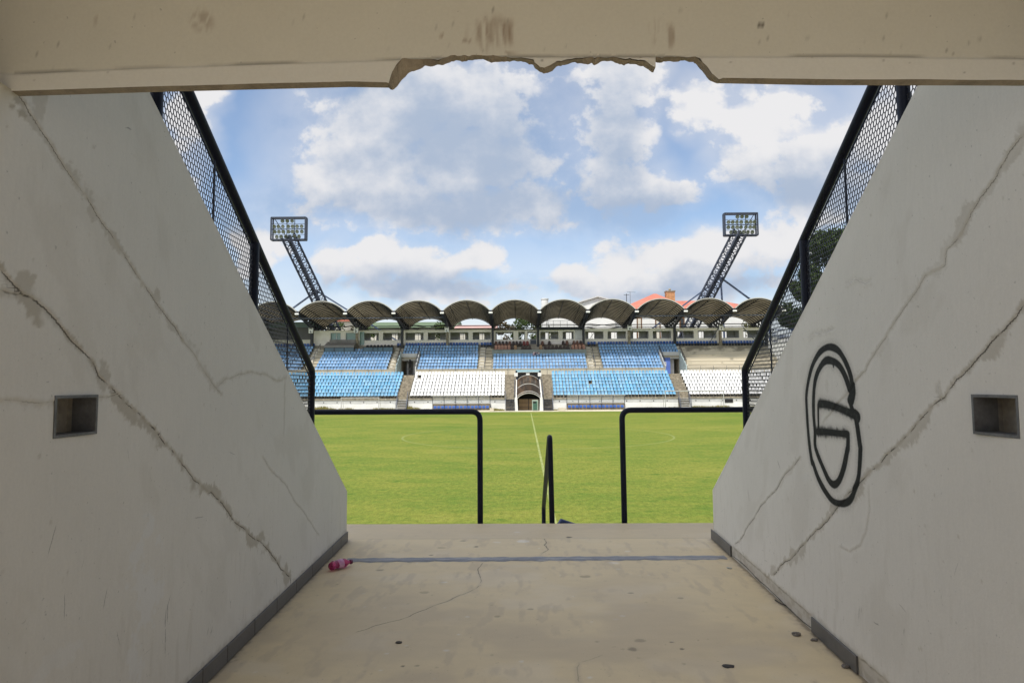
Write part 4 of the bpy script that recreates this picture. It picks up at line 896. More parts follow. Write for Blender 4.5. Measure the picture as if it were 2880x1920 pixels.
# ------------------------------------------------------------------ block letters on the columns
M_sign = mat('white_sign_face', (.88, .88, .85), .5, .08, 3); M_ink = mat('black_sign_ink', (.01, .01, .01), .6, 0, 3)
def text(name, s, size, M, parent, loc, ex=.012):
    cu = bpy.data.curves.new(name, 'FONT'); cu.body = s; cu.size = size; cu.align_x = 'CENTER'; cu.extrude = ex/2; cu.offset = .012
    t = bpy.data.objects.new(name, cu); COL.objects.link(t); dg = bpy.context.evaluated_depsgraph_get(); me = bpy.data.meshes.new_from_object(t.evaluated_get(dg))
    bpy.data.objects.remove(t); me.materials.clear(); me.materials.append(M); o = link_mesh(name, me, parent, loc); o.rotation_euler = (R(90), 0, 0); return o
for s, k in (('a', -5), ('b', -4), ('c', -2), ('e', 2), ('f', 4)):
    y_ = 98.2; x_ = BX(k)+(-.05 if k < 0 else .05); z_ = 12.36 if k != 2 else 12.48
    r_ = empty('block_sign', (x_, y_, z_), f'small white block sign with a black letter {s} on a roof column', 'sign', 'block letter signs')
    MB().bbox(-.33, .33, -.03, .28, -.42, .42, .02).build('sign_plate', M_sign, r_); text('sign_letter', s, .62, M_ink, r_, (0, -.036, -.33))
    MB().box(-.24, .24, -.036, -.031, .24, .32).build('sign_strip', M_ink, r_)

# ------------------------------------------------------------------ players' tunnel in the middle of the stand
pt_ = empty('players_tunnel', (1.28, 85.2, 0), "players' tunnel under a brown arched canopy at the halfway line", 'tunnel'); OF = Vector((1.28, 85.2, 0))
def pb(m, name, mt): ob = m.build(name, mt, pt_); ob.matrix_parent_inverse = Matrix.Translation(-OF); return ob
m_, nt, b = newmat('smoked_canopy_sheet'); tc = nt.new('ShaderNodeTexCoord').outputs['Object']; n1 = nt.noise(nt.mapv(tc, (1.6, .2, .2)), 1, 4, .6)
nt.l.new(nt.mix(nt.ramp(n1, .4, .66), (.035, .027, .022), (.115, .075, .045)), b.inputs['Base Color']); b.inputs['Roughness'].default_value = .28; M_smoke = m_
def carc(Y, z, dz=0, n=14, w=1.55, rs=.68):
    Rr = (w*w+rs*rs)/(2*rs); a0 = math.asin(w/Rr); return [(1.28+(Rr+dz)*math.sin(a0*(2*t/n-1)), Y, z-Rr+(Rr+dz)*math.cos(a0*(2*t/n-1))) for t in range(n+1)]
zc = lambda Y: 2.36+(Y-85.3)*(4.9-2.36)/(91.2-85.3)
m = MB(); strip(m, carc(85.3, zc(85.3)), carc(91.2, zc(91.2))); strip(m, carc(85.3, zc(85.3), .05), carc(91.2, zc(91.2), .05)); pb(m, 'canopy', M_smoke)
for Y in (85.3, 85.9, 88.3, 91.2):
    m = MB(); m.tube([Vector(p)+Vector((0, -.02, .05)) for p in carc(Y, zc(Y))], .05, 6); pb(m, 'canopy_rib', M_rim)
for s in (-1, 1):
    x_ = 1.28+s*1.72
    pb(MB().bar((x_, 85.4, 1.75), (x_, 91.2, 4.25), .16, .3), 'side_beam', M_white); pb(MB().bar((x_+s*.22, 85.2, 2.0), (x_+s*.22, 91.3, 4.6), .08, .5), 'side_panel', M_steel)
    pb(MB().prism([(x_-.26, 0), (x_+.22, 0), (x_+.14, 1.85), (x_-.20, 1.85)], 85.0, 86.3, 'y'), 'pillar', M_white)
    pb(MB().box(x_-.14, x_+.14, 91.0, 91.3, 0, 5.6), 'post', M_steel); pb(MB().bbox(x_-.3, x_+.22, 90.9, 91.05, 4.75, 5.3, .02), 'speaker_box', M_white)
pb(MB().box(-.3, 2.86, 91.15, 91.3, 4.7, 5.35), 'name_board', M_hole); pb(MB().box(-.5, 3.1, 91.0, 91.4, 5.4, 5.75), 'canopy_fascia', mat('pale_blue_fascia', (.36, .56, .66), .5, .1, 1)); pb(MB().bbox(1.0, 1.5, 91.05, 91.14, 4.95, 5.25, .01), 'badge', M_white)
M_wood = mat('tan_wooden_gate', (.36, .24, .13), .7, .15, 1.5, .2, stretch=(6, 1, 1)); pb(MB().box(-.12, 1.24, 87.0, 87.08, .05, 1.62), 'gate_leaf', M_wood); pb(MB().box(1.28, 2.66, 87.0, 87.08, .05, 1.62), 'gate_leaf', M_wood); pb(MB().box(1.22, 1.3, 86.94, 87.0, .05, 1.62).box(-.12, 2.66, 86.95, 86.99, 1.05, 1.09).box(-.12, 2.66, 86.95, 86.99, .45, .49).box(-.12, 2.66, 86.94, 86.99, 1.56, 1.64), 'gate_bar', M_dk)
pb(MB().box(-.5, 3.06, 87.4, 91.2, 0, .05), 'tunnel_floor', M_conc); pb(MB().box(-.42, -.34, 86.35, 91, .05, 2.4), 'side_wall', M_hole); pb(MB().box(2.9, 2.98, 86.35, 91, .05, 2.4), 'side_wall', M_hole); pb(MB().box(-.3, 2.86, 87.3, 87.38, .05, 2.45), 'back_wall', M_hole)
gb = empty('green_cabinet', (2.12, 84.75, 0), "dark green cabinet standing in front of the players' tunnel", 'cabinet')
M_gr = mat('green_cabinet_paint', (.05, .13, .09), .5, .15, 2); M_grl = mat('pale_green_frame', (.33, .40, .33), .6, .15, 2)
MB().bbox(-.42, .42, -.05, .25, .08, 1.5, .03).build('cabinet_frame', M_grl, gb); MB().bbox(-.3, .28, -.09, -.052, .15, 1.32, .01).build('cabinet_door', M_gr, gb); MB().box(-.3, .12, -.098, -.091, 1.05, 1.28).build('cabinet_slot', M_hole, gb)

# ------------------------------------------------------------------ dugouts
M_bseat = mat('dugout_seat_blue', (.06, .16, .50), .4, .1, 3)
m_, nt, b = newmat('dusty_clear_sheet'); b.inputs['Base Color'].default_value = (.75, .80, .82, 1); b.inputs['Roughness'].default_value = .3; b.inputs['Alpha'].default_value = .30; M_clear = m_
M_ply = mat('tan_board', (.42, .33, .21), .8, .15, 2)
def dugout_seat():
    m = MB(); m.prism([(-.18, .40), (.20, .40), (.24, .74), (.20, .76), (.15, .46), (-.20, .45)], -.2, .2); o = m.mesh('dugout_seat', M_bseat); return o
dsm = dugout_seat()
for xa, xb, lab in ((-11.95, -4.05, "long blue-framed dugout with clear canopy left of the players' tunnel"), (6.5, 14.4, "long blue-framed dugout with clear canopy right of the players' tunnel")):
    d_ = empty('dugout', ((xa+xb)/2, 85.2, 0), lab, 'dugout', 'team dugouts'); w = (xb-xa)/2
    sidep = lambda x_: [(x_, .75, .1), (x_, .72, 1.0), (x_, .62, 1.6), (x_, .30, 1.98), (x_, -.35, 2.1)]
    for k in range(6): MB().tube(bend(sidep(-w+2*w*k/5), .2, 3), .045, 6).build('frame_post', M_steel, d_)
    m = MB(); m.bar((-w, -.35, 2.1), (w, -.35, 2.1), .05); m.bar((-w, .70, 1.02), (w, .70, 1.02), .07); m.bar((-w, -.38, 2.1), (w, -.38, 2.1), .05); m.build('frame_rail', M_rim, d_)
    m = MB(); A = bend(sidep(-w), .2, 3)[4:]; B = bend(sidep(w), .2, 3)[4:]; n = len(A); m.add([tuple(p) for p in A]+[tuple(p) for p in B], [(i, i+1, n+i+1, n+i) for i in range(n-1)], 0, True); m.build('canopy', M_clear, d_)
    MB().box(-w, w, .76, .82, .12, 1.0).build('back_board', M_ply, d_); MB().box(-w, w, -.5, .8, 0, .12).build('floor_slab', M_path, d_)
    n = 15
    for k in range(n): o = link_mesh('dugout_seat', dsm, d_, (-w+.35+(2*w-.7)*k/(n-1), .35, -.02))
# ------------------------------------------------------------------ goals standing by the wall
M_goal = mat('weathered_white_goal', (.5, .5, .49), .6, .2, 3)
def goal(xa, xb, Y, h_, lab):
    g_ = empty('football_goal', ((xa+xb)/2, Y, 0), lab, 'goal', 'goals by the far wall'); w = (xb-xa)/2; r_ = .055
    for s in (-1, 1): MB().tube([(s*w, 0, 0), (s*w, 0, h_)], r_, 8).build('goal_post', M_goal, g_); MB().tube([(s*w, 0, h_), (s*w, .7, h_-.05), (s*w, 1.3, .05)], .025, 6).build('goal_stay', M_goal, g_)
    MB().tube([(-w-.05, 0, h_), (w+.05, 0, h_)], r_, 8).build('crossbar', M_goal, g_); MB().bar((-w, 1.3, .05), (w, 1.3, .05), .05).build('ground_bar', M_goal, g_)
goal(-24.1, -19.0, 84.2, 1.93, 'smaller pale goal frame standing in the weeds by the far left wall'); goal(18.75, 26.2, 80.5, 2.62, 'wide pale goal frame standing at far right before the white seats')
# ================================================================== SEATS
def seatmat(name, col, var=.1):
    m, nt, b = newmat(name); oi = nt.new('ShaderNodeNewGeometry').outputs['Random Per Island']; ob = nt.new('ShaderNodeObjectInfo').outputs['Random']
    rnd = nt.math('FRACT', nt.math('ADD', oi, ob)); hv = nt.new('ShaderNodeHueSaturation'); hv.inputs['Color'].default_value = (*col, 1)
    nt.set(hv.inputs['Value'], nt.ramp(rnd, 0, 1, 1-var*1.6, 1+var, smooth=False)); nt.set(hv.inputs['Saturation'], nt.ramp(nt.math('FRACT', nt.math('MULTIPLY', rnd, 7.3)), 0, 1, .86, 1.04, smooth=False))
    tc = nt.new('ShaderNodeTexCoord').outputs['Object']; dirt = nt.ramp(nt.noise(tc, 1.7, 5, .65), .56, .74)
    c = nt.mix(nt.math('MULTIPLY', dirt, .30), hv.outputs[0], (.30, .29, .26)); nt.l.new(c, b.inputs['Base Color']); b.inputs['Roughness'].default_value = .5; b.inputs['Specular IOR Level'].default_value = .3; return m
M_sky = seatmat('pale_blue_seat_plastic', (.185, .42, .64)); M_wht = seatmat('white_seat_plastic', (.80, .80, .81), .06); M_blu = seatmat('mid_blue_seat_plastic', (.195, .365, .605)); M_nvy = seatmat('dark_blue_seat_plastic', (.05, .12, .36)); M_leg = M_dk
def seat_geo(w=.43, lean=.05, top=.80):
    prof = [(-.23, .385), (-.24, .43), (-.06, .415), (.10, .41), (.155, .45), (.165+lean*.4, .60), (.17+lean, top-.05), (.165+lean, top)]
    sc_ = [.86, .97, 1, 1, 1, 1, .96, .78]; vs = []; fs = []; nx = 5
    for (y_, z_), s in zip(prof, sc_):
        for k in range(nx): u = 2*k/(nx-1)-1; vs.append((u*w/2*s, y_-.035*abs(u)**2*(1 if z_ > .5 else 0), z_+.02*abs(u)**2*(1 if z_ < .45 else -1)))
    n = len(prof)
    for i in range(n-1):
        for k in range(nx-1): fs.append((i*nx+k, i*nx+k+1, (i+1)*nx+k+1, (i+1)*nx+k))
    return vs, fs
sv, sf = seat_geo(.385, .05, .895); su, _ = seat_geo(.40, .05, .83)
def seat_mesh(name, M):
    m = MB(); m.add(sv, sf, 0, True); m.box(-.15, -.11, -.1, .14, .02, .40, 1); m.box(.11, .15, -.1, .14, .02, .40, 1); return m.mesh(name, [M, M_leg])
SP = .472
pos = []      # (X, Y, z, kind, block, row)
def row(xa, xb, Y, z, kind, blk, r_, skip=.0, rn=random.Random(11)):
    n = int((xb-xa)/SP); o_ = (xb-xa-n*SP)/2
    for k in range(n):
        if rn.random() >= skip: pos.append((xa+o_+SP*(k+.5)+rn.uniform(-.012, .012), Y, z, kind, blk, r_))
LB = (('A', -43, -16.98, 'sky'), ('B', -15.36, -2.0, 'white'), ('C', 4.66, 21.75, 'sky'), ('D', 23.42, 43, 'white'))
for nm, xa, xb, kd in LB:
    for i in range(7): Y, z = lrow(i); row(xa, xb, Y, z, kd, nm, i, .002 if kd == 'sky' else .001)
for j in range(9):
    Y, z = urow(j); kd = 'navy' if j == 8 else 'blue'
    row(-45, -32.7, Y, z, kd, 'U', j)
    if j < 7: row(-30.7, -19.8, Y, z, kd, 'U', j, .003)
    row(-15.3 if j < 5 else -18.4, -6.25, Y, z, kd, 'U', j, .003)
    if j < 5: row(-4.15, 10.35, Y, z, kd, 'U', j, .005)
    row(12.45, 21.55 if j < 5 else 24.8, Y, z, kd, 'U', j, .003)
Y, z = urow(8)
for xa, xb in ((-6.2, -4.3), (-19.7, -18.5), (10.7, 12.4), (24.9, 31.6), (32.2, 39)): row(xa, xb, Y, z, 'navy', 'U', 8)
SM = {k: seat_mesh('stadium_seat', M) for k, M in (('sky', M_sky), ('white', M_wht))}
BL = {'A': 'far left light blue block', 'B': "white block left of the players' tunnel", 'C': "light blue block right of the players' tunnel", 'D': 'far right white block'}
RN = ('front row', 'second row', 'third row')
rest = {}
for p in pos:
    X, Y, z, kd, blk, r_ = p
    vis = -32 < X < 36.5
    if blk in BL and vis and (r_ < 2 or (r_ == 2 and blk == 'C')):
        o = link_mesh('stadium_seat', SM[kd], None, (X, Y, z)); tag(o, f"plastic seat, {RN[r_]} of the {BL[blk]}", 'seat', f'seats in the {RN[r_]} of the {BL[blk]}')
    else: rest.setdefault(kd, []).append(p)
m = MB(); order = ('sky', 'white', 'blue', 'navy')
for mi, kd in enumerate(order):
    for X, Y, z, *_ in rest.get(kd, []):
        tilt = random.uniform(-.012, .012); m.add([(a+X, b_+Y, c+z+tilt*a) for a, b_, c in (sv if kd in ('sky', 'white') else su)], sf, mi, True)
        m.box(X-.15, X+.15, Y-.03, Y+.03, z+.01, z+.4, 4)
tag(m.build('stadium_seats', [M_sky, M_wht, M_blu, M_nvy, M_leg]), 'the many blue and white plastic seats filling the rows behind', 'seats', None, 'stuff')

# padded brown armchairs in the middle box
vips = [mat(f'chair_{n}_leather', c, .5, .2, 4) for n, c in (('dark', (.05, .03, .025)), ('brown', (.17, .07, .04)), ('red', (.22, .035, .03)), ('peach', (.42, .22, .16)), ('tan', (.36, .22, .12)))]
def armchair(M):
    m = MB(); w, n = .21, 8; poly = [(-w, .40), (w, .40), (w, .82)]+[(w*math.cos(math.pi*k/n), .82+.19*math.sin(math.pi*k/n)) for k in range(1, n)]+[(-w, .82)]
    m.prism(poly, .10, .2, 'y'); bk = m.mesh('backrest', M); s = MB().bbox(-.23, .23, -.25, .16, .30, .45, .03).mesh('seat', M)
    a = MB().bbox(-.027, .025, -.22, .18, .25, .62, .015).mesh('armrest', vips[0]); l = MB().box(-.05, .05, -.05, .1, 0, .3).mesh('pedestal', M_dk); return bk, s, a, l
ACM = [armchair(M) for M in vips]
D_, B_, R_, P_, T_ = range(5)
def vip(zx, Y, z, k, lab):
    p = onY(1280+zx/4.356, 962, Y); r_ = empty('armchair', (p.x, Y, z), lab, 'chair', 'padded chairs in the middle box')
    bk, s_, ar, pe = ACM[k]
    for me, nm, lo in ((bk, 'backrest', None), (s_, 'seat', None), (ar, 'armrest', (-.25, 0, 0)), (ar, 'armrest', (.25, 0, 0)), (pe, 'pedestal', None)): link_mesh(nm, me, r_, lo)
cn = ('dark brown', 'brown', 'red', 'peach', 'tan')
for x_, k in ((500, B_), (545, D_), (585, D_), (630, D_), (670, B_), (715, D_), (755, D_), (800, D_), (845, R_), (885, R_), (1070, B_), (1155, D_), (1325, D_), (1370, B_), (1455, B_), (1497, B_), (1540, D_)):
    vip(x_, 98.85, 9.52, k, f"{cn[k]} padded chair in the top row of the box, {'left' if x_ < 1000 else 'right'} of the steps")
for x_, k in ((490, D_), (530, B_), (570, B_), (612, B_), (655, B_), (1478, B_), (1522, B_), (1562, B_)):
    vip(x_, 97.75, 9.02, k, f"{cn[k]} padded chair in the middle row of the box, {'left' if x_ < 1000 else 'right'} of the steps")
for x_, k in ((500, P_), (540, P_), (578, P_), (618, P_), (660, P_), (700, D_), (738, T_), (830, D_), (870, D_), (912, D_), (1050, T_), (1105, D_), (1150, D_), (1197, D_), (1243, D_), (1290, D_), (1336, D_), (1380, D_), (1442, P_), (1484, P_), (1528, P_), (1576, P_)):
    vip(x_, 96.85, 8.74, k, f"{cn[k]} padded chair in the front row of the box, {'left' if x_ < 1000 else 'right'} of the steps")
# press desks
M_desk = mat('grey_desk_top', (.22, .21, .20), .6, .15, 2); M_dglass = mat('blue_grey_desk_front', (.07, .14, .20), .35, .15, 1.2)
def desk(xa, xb, lab, roofed):
    d_ = empty('press_desk', ((xa+xb)/2, 97.6, 8.9), lab, 'press desk', 'press desks on the upper tier'); w = (xb-xa)/2
    for k in range(3 if roofed else 2): n = 3 if roofed else 2; MB().box(-w+2*w*k/n+.05, -w+2*w*(k+1)/n-.05, -.4, -.34, -.05, .62).build('front_panel', M_dglass, d_)
    m = MB()
    for k in range(4): x_ = -w+2*w*k/3; m.box(x_-.05, x_+.05, -.45, -.3, -.1, .7)
    each(m, 'desk_leg', M_dk, d_)
    if roofed: MB().prism([(-.5, .66), (-.5, 1.0), (.9, 1.5), (.9, 1.62), (1.6, 1.72), (1.6, .66)], -w, w).build('desk_cover', M_desk, d_); MB().prism([(.9, 1.64), (1.0, 2.0), (1.7, 2.0), (1.7, 1.73)], -w+.4, w-.2).build('desk_back', M_desk, d_)
    else:
        MB().box(-w, w, -.5, .5, .66, .74).build('desk_top', M_dk, d_)
        for k in range(8):
            c = MB(); c.lathe([(.2, .45), (.22, .5), (.22, .95), (.15, 1.12)], (-w+.4+(2*w-.8)*k/7, .9, 0), 10); c.build('desk_chair', M_dk, d_)
desk(-30.6, -25.9, 'grey covered press desk with blue glass front at left of the upper tier', True); desk(-24.5, -19.8, 'long dark open press desk with a row of chairs on the upper tier', False)
# rag on the seats before the box
p = onY(1507, 994, 96.1); m = MB(); rn = random.Random(2)
for k in range(26):
    c = Vector((rn.uniform(-.5, .5), rn.uniform(-.2, .2), rn.uniform(-.25, .3))); a = Vector((rn.uniform(-1, 1), rn.uniform(-1, 1), rn.uniform(-.6, .6))).normalized()*.16; b_ = a.cross(Vector((rn.uniform(-1, 1), .3, 1))).normalized()*.12
    m.add([c-a-b_, c+a-b_, c+a+b_+Vector((0, .05, 0)), c-a+b_], [(0, 1, 2, 3)])
tag(m.build('crumpled_plastic', mat('pale_pink_plastic', (.86, .80, .82), .6, .15, 5, col2=(.72, .50, .56)), None, (p.x, 96.0, p.z-.1)), 'pale pink crumpled plastic heap lying on the blue seats below the box', 'rubbish')

# ================================================================== FLOODLIGHT MASTS
M_flood = mat('floodlight_glass', (.17, .19, .15), .25, .3, 6, col2=(.06, .07, .05)); M_mast = mat('dark_blue_mast_steel', (.035, .045, .075), .5, .2, 2)
def mast(bot, top, hx0, hx1, hy0, hy1, Yh, Yb, joint, lab, flip):
    a, b_ = onY(*bot, Yb), onY(*top, Yh); d = (b_-a).normalized(); base = a-d*(a.z/d.z); base_y = base.y
    root = empty('floodlight_mast', base, lab, 'floodlight', 'floodlight masts behind the grandstand')
    def B(m, nm, mt, par=root): o = m.build(nm, mt, root if par is root else par); o.matrix_parent_inverse = Matrix.Translation(-base) if par is root else Matrix(); return o
    x = d.cross(Vector((0, 1, 0))).normalized(); y = x.cross(d).normalized(); c_, s_ = math.cos(.42*flip), math.sin(.42*flip); x, y = x*c_+y*s_, y*c_-x*s_
    hw = .82; b_ = b_+d*.9; L = (b_-base).length; cs = [x*i+y*j for i, j in ((-1,-1), (1,-1), (1,1), (-1,1))]
    m = MB()
    for c in cs: m.bar(base+c*hw, b_+c*hw, .27)
    n = int(L/1.05)
    for k in range(n):
        A, Bq = base+d*L*k/n, base+d*L*(k+1)/n
        for q in range(4):
            c, e_ = cs[q], cs[(q+1) % 4]; m.bar(A+c*hw, A+e_*hw, .11); m.bar(A+(c if k % 2 else e_)*hw, Bq+(e_ if k % 2 else c)*hw, .11)
    B(m, 'lattice_mast', M_mast)
    m = MB()
    for s in (-.28, .28): m.bar(base+x*s-y*hw*.3, b_+x*s-y*hw*.3, .09)
    for k in range(int(L/.55)): A = base+d*.55*k-y*hw*.3; m.bar(A-x*.28, A+x*.28, .07)
    B(m, 'ladder', M_mast)
    P0, P1 = onY(hx0, hy0, Yh), onY(hx1, hy1, Yh); w, h = (P1.x-P0.x), (P0.z-P1.z); c0 = Vector(((P0.x+P1.x)/2, Yh, (P0.z+P1.z)/2))
    C = lambda u, v, dy=0: Vector((P0.x+w*u+.10*h*(v-1)*-flip*0, Yh+dy, P0.z-h*v))
    m = MB(); t = .22
    for dy in (0, .9):
        m.bar(C(0, 0, dy), C(1, 0, dy), t, t); m.bar(C(0, 1, dy), C(1, 1, dy), t, t); m.bar(C(0, 0, dy), C(0, 1, dy), t, t); m.bar(C(1, 0, dy), C(1, 1, dy), t, t)
    for u, v in ((0, 0), (1, 0), (0, 1), (1, 1)): m.bar(C(u, v, 0), C(u, v, .9), .2)
    us = 1 if flip > 0 else 0; m.box(min(C(us, 0).x-.12, C(us, 0).x+.12), max(C(us, 0).x-.12, C(us, 0).x+.12), Yh, Yh+.9, C(0, 1).z, C(0, 0).z); B(m, 'head_frame', M_mast)
    m = MB()
    for u in (.43, .66): m.bar(C(u, 0, .5), C(u, 1, .5), .1)
    m.bar(C(0, .5, .5), C(1, .5, .5), .12)
    for v in (.27, .52, .76, .97): m.bar(C(0, v, .4), C(1, v, .4), .06)
    ua, ub = (.08, .45) if flip > 0 else (.92, .55); m.bar(C(ua, .05, .5), C(ub, .9, .5), .12); B(m, 'head_bracing', M_mast)
    lm = MB(); lm.lathe([(.12, .34), (.28, .18), (.35, .03), (.34, 0), (.24, .02), (.05, .05)], (0, 0, 0), 12, axis='y'); lme = lm.mesh('lamp', M_flood)
    for v, us_ in ((.15, (.32, .46, .60)), (.40, (.08, .20, .33, .49, .62, .75, .88)), (.64, (.10, .22, .35, .50, .62, .75, .89)), (.87, (.16, .29, .43, .55, .68, .81))):
        for u in us_: uu = u if flip > 0 else 1-u; o = link_mesh('lamp', lme, root, C(uu, v, .15)); o.matrix_parent_inverse = Matrix.Translation(-base); o.rotation_euler = (R(random.uniform(8, 22)), 0, R(random.uniform(-18, 18)))
    J = onY(*joint, Yb); m = MB(); jd = J
    for ex, ey in ((-30*flip*0-31, 4), (0, -2), (33, 6)): m.bar(jd, (J.x+ex, J.y+ey, 0), .26)
    B(m, 'support_strut', mat('blue_strut_steel', (.07, .10, .18), .5, .15, 2)); return root
mast((905, 862), (816, 676), 763, 858, 612, 673, 108, 112.5, (891, 818), 'leaning floodlight mast at left with its head tilted toward the pitch', 1)
mast((1980, 850), (2076, 664), 2038, 2132, 600, 660, 108, 112.5, (2027, 781), 'leaning floodlight mast at right above the red tiled roofs', -1)

# ================================================================== HOUSES BEHIND
M_red = mat('red_roof_tiles', (.50, .17, .12), .8, .15, .6, .3, 8); M_hw = mat('white_house_render', (.80, .80, .78), .85, .06, .4); M_brick = mat('orange_brick', (.56, .30, .14), .85, .25, 2.5, .3)
M_wbr = mat('brown_window_wood', (.16, .075, .03), .5, .2, 2); M_green = mat('green_sheet_roof', (.105, .16, .075), .6, .15, .4); M_glass = mat('dark_house_glass', (.03, .035, .04), .1, .1, 1)
def W(px, py, Y): return onY(px, py, Y)
h = empty('white_house', (0, 0, 0), 'white house with red hipped roof and orange brick chimney behind the right vaults', 'house'); Y = 128
MB().box(22, 50, Y, Y+16, -.1, 19.0).build('wall', M_hw, h)
a, r1 = W(1838, 826, Y+8), W(1990, 850, Y+8)
e0, e1 = W(1735, 868, Y-1), W(2030, 880, Y-1)
mb = MB(); zr = a.z; ze = 18.9; xr0, xr1 = a.x, a.x+.6; xe0, xe1 = 20.5, 35.6
mb.add([(xe0, Y-1, ze), (xe1, Y-1, ze), (xe1, Y+17, ze), (xe0, Y+17, ze), (xr0, Y+8, zr), (xr1, Y+8, zr)], [(0, 1, 5, 4), (1, 2, 5), (2, 3, 4, 5), (3, 0, 4), (0, 3, 2, 1)])
zr2 = W(1920, 846, Y+8).z; mb.add([(33, Y+1, ze+.02), (51.5, Y+1, ze+.02), (51.5, Y+15, ze+.02), (33, Y+15, ze+.02), (33, Y+8, zr2), (44, Y+8, zr2)], [(0, 1, 5, 4), (1, 2, 5), (2, 3, 4, 5), (3, 0, 4)]); fixn(mb.build('roof', M_red, h))
c = W(1884, 835, Y+6); ch = MB().box(c.x-.9, c.x+.9, Y+5.2, Y+6.8, 18.5, W(1884, 822, Y+6).z).build('chimney', M_brick, h); MB().box(c.x-1.0, c.x+1.0, Y+5.1, Y+6.9, W(1884, 822, Y+6).z+.002, W(1884, 820.5, Y+6).z+.15).lathe([(.25, 0), (.25, .55)], (c.x, Y+6, W(1884, 820.5, Y+6).z+.15), 8).build('chimney_cap', M_stair, ch)
for px in (1798, 1850, 1918):
    q = W(px, 912, Y); wd = MB().box(q.x-.55, q.x+.55, Y-.12, Y-.003, 12.6, 17.3).build('window', M_wbr, h); MB().box(q.x-.3, q.x+.3, Y-.16, Y-.123, 12.9, 14.6).box(q.x-.3, q.x+.3, Y-.16, Y-.123, 15.0, 17.0).build('pane', M_cream if px != 1918 else M_glass, wd)
q = W(1762, 834, Y+8); m = MB(); m.bar((q.x, Y+8, 19.5), (q.x, Y+8, W(1762, 826, Y+8).z), .12); m.bar((q.x-.6, Y+8, W(1762, 829, Y+8).z), (q.x+.6, Y+8, W(1762, 829, Y+8).z), .08); m.bar((q.x+.8, Y+8, 19.5), (q.x+.8, Y+8, W(1775, 820, Y+8).z), .06); m.bar((q.x+.1, Y+8, W(1775, 821, Y+8).z), (q.x+2, Y+8, W(1775, 822, Y+8).z), .05); m.build('aerial', M_dk, h)
h = empty('gabled_house', (0, 0, 0), 'plain white house with a pale low gable behind the middle right vaults', 'house'); Y = 134
ap, gl, gr = W(1681, 836, Y), W(1575, 868, Y), W(1800, 878, Y)
MB().prism([(4, -.1), (29, -.1), (29, gr.z), (ap.x, ap.z), (gl.x, gl.z), (4, gl.z-1.2)], Y, Y+18, 'y').build('wall', M_hw, h)
m = MB(); m.prism([(ap.x, ap.z+.02), (ap.x, ap.z+.3), (gl.x-.5, gl.z+.12), (gl.x-.5, gl.z-.12)], Y-.5, Y+18, 'y'); m.prism([(ap.x, ap.z+.02), (29.5, gr.z-.1), (29.5, gr.z+.2), (ap.x, ap.z+.3)], Y-.5, Y+18, 'y'); fixn(m.build('roof', mat('pale_grey_roof', (.62, .62, .62), .7, .08, .4), h))
q = W(1532, 843, 124); tag(MB().lathe([(.72, 0), (.70, q.z), (.78, q.z+.01), (.80, q.z+.2), (.6, q.z+.25)], (q.x, 124, 0), 20, smooth=False).build('white_chimney', [M_hw]), 'round white chimney stack rising between two vaults near the middle', 'chimney')
h = empty('red_roof_house', (0, 0, 0), 'low house with pale red roof seen under the vaults left of the middle', 'house'); Y = 122
q0, q1 = W(1282, 928, Y), W(1392, 928, Y); zt, zb_ = W(1330, 914, Y+5).z, W(1330, 925, Y).z
MB().box(q0.x, q1.x, Y, Y+10, -.1, zb_).build('wall', M_cream, h); fixn(MB().prism([(Y-.6, zb_), (Y+5, zt), (Y+10.6, zb_)], q0.x-.4, q1.x+.4).build('roof', mat('faded_red_tiles', (.52, .33, .30), .8, .12, .5), h))
h = empty('green_hall', (0, 0, 0), 'long hall with a green sheet roof behind the left vaults', 'hall'); Y = 126
q0, q1 = W(1010, 928, Y), W(1270, 928, Y); zt, zb_ = W(1130, 906, Y+14).z, W(1130, 922, Y).z
MB().box(q0.x, q1.x, Y, Y+28, -.1, zb_).build('wall', M_cream, h); fixn(MB().prism([(Y-.8, zb_+.01), (Y+14, zt), (Y+28.8, zb_+.01)], q0.x-.6, q1.x+.6).build('roof', M_green, h))
h = empty('cream_house', (0, 0, 0), 'cream house partly hidden by trees behind the far left vaults', 'house'); Y = 135
q0, q1 = W(915, 928, Y), W(1005, 928, Y); zt = W(960, 904, Y).z
MB().box(q0.x, q1.x, Y, Y+12, -.1, zt).build('wall', M_cream, h); fixn(MB().prism([(q0.x-.6, zt+.01), ((q0.x+q1.x)/2, zt+1.2), (q1.x+.6, zt+.01)], Y-.5, Y+12.5, 'y').build('roof', M_red, h))

# ================================================================== TREES
def leafmat(name, c1, c2):
    m, nt, b = newmat(name); ri = nt.new('ShaderNodeNewGeometry').outputs['Random Per Island']; tc = nt.new('ShaderNodeTexCoord').outputs['Object']
    f = nt.math('ADD', nt.math('MULTIPLY', ri, .6), nt.math('MULTIPLY', nt.noise(tc, .5, 3, .6), .4)); c = nt.mix(f, c1, c2); nt.l.new(c, b.inputs['Base Color']); b.inputs['Roughness'].default_value = .7
    tr = nt.new('ShaderNodeBsdfTranslucent'); nt.l.new(c, tr.inputs[0]); mx = nt.new('ShaderNodeMixShader'); mx.inputs[0].default_value = .25; nt.l.new(b.outputs[0], mx.inputs[1]); nt.l.new(tr.outputs[0], mx.inputs[2])
    out = [q for q in m.node_tree.nodes if q.type == 'OUTPUT_MATERIAL'][0]; nt.l.new(mx.outputs[0], out.inputs[0]); return m
M_lf = leafmat('dark_green_leaves', (.028, .060, .012), (.085, .125, .030)); M_lfb = leafmat('mixed_leaves', (.06, .07, .02), (.17, .10, .06)); M_lfo = leafmat('olive_leaves', (.07, .085, .02), (.15, .14, .05)); M_bark = mat('tree_bark', (.10, .08, .06), .95, .3, 3, .5)
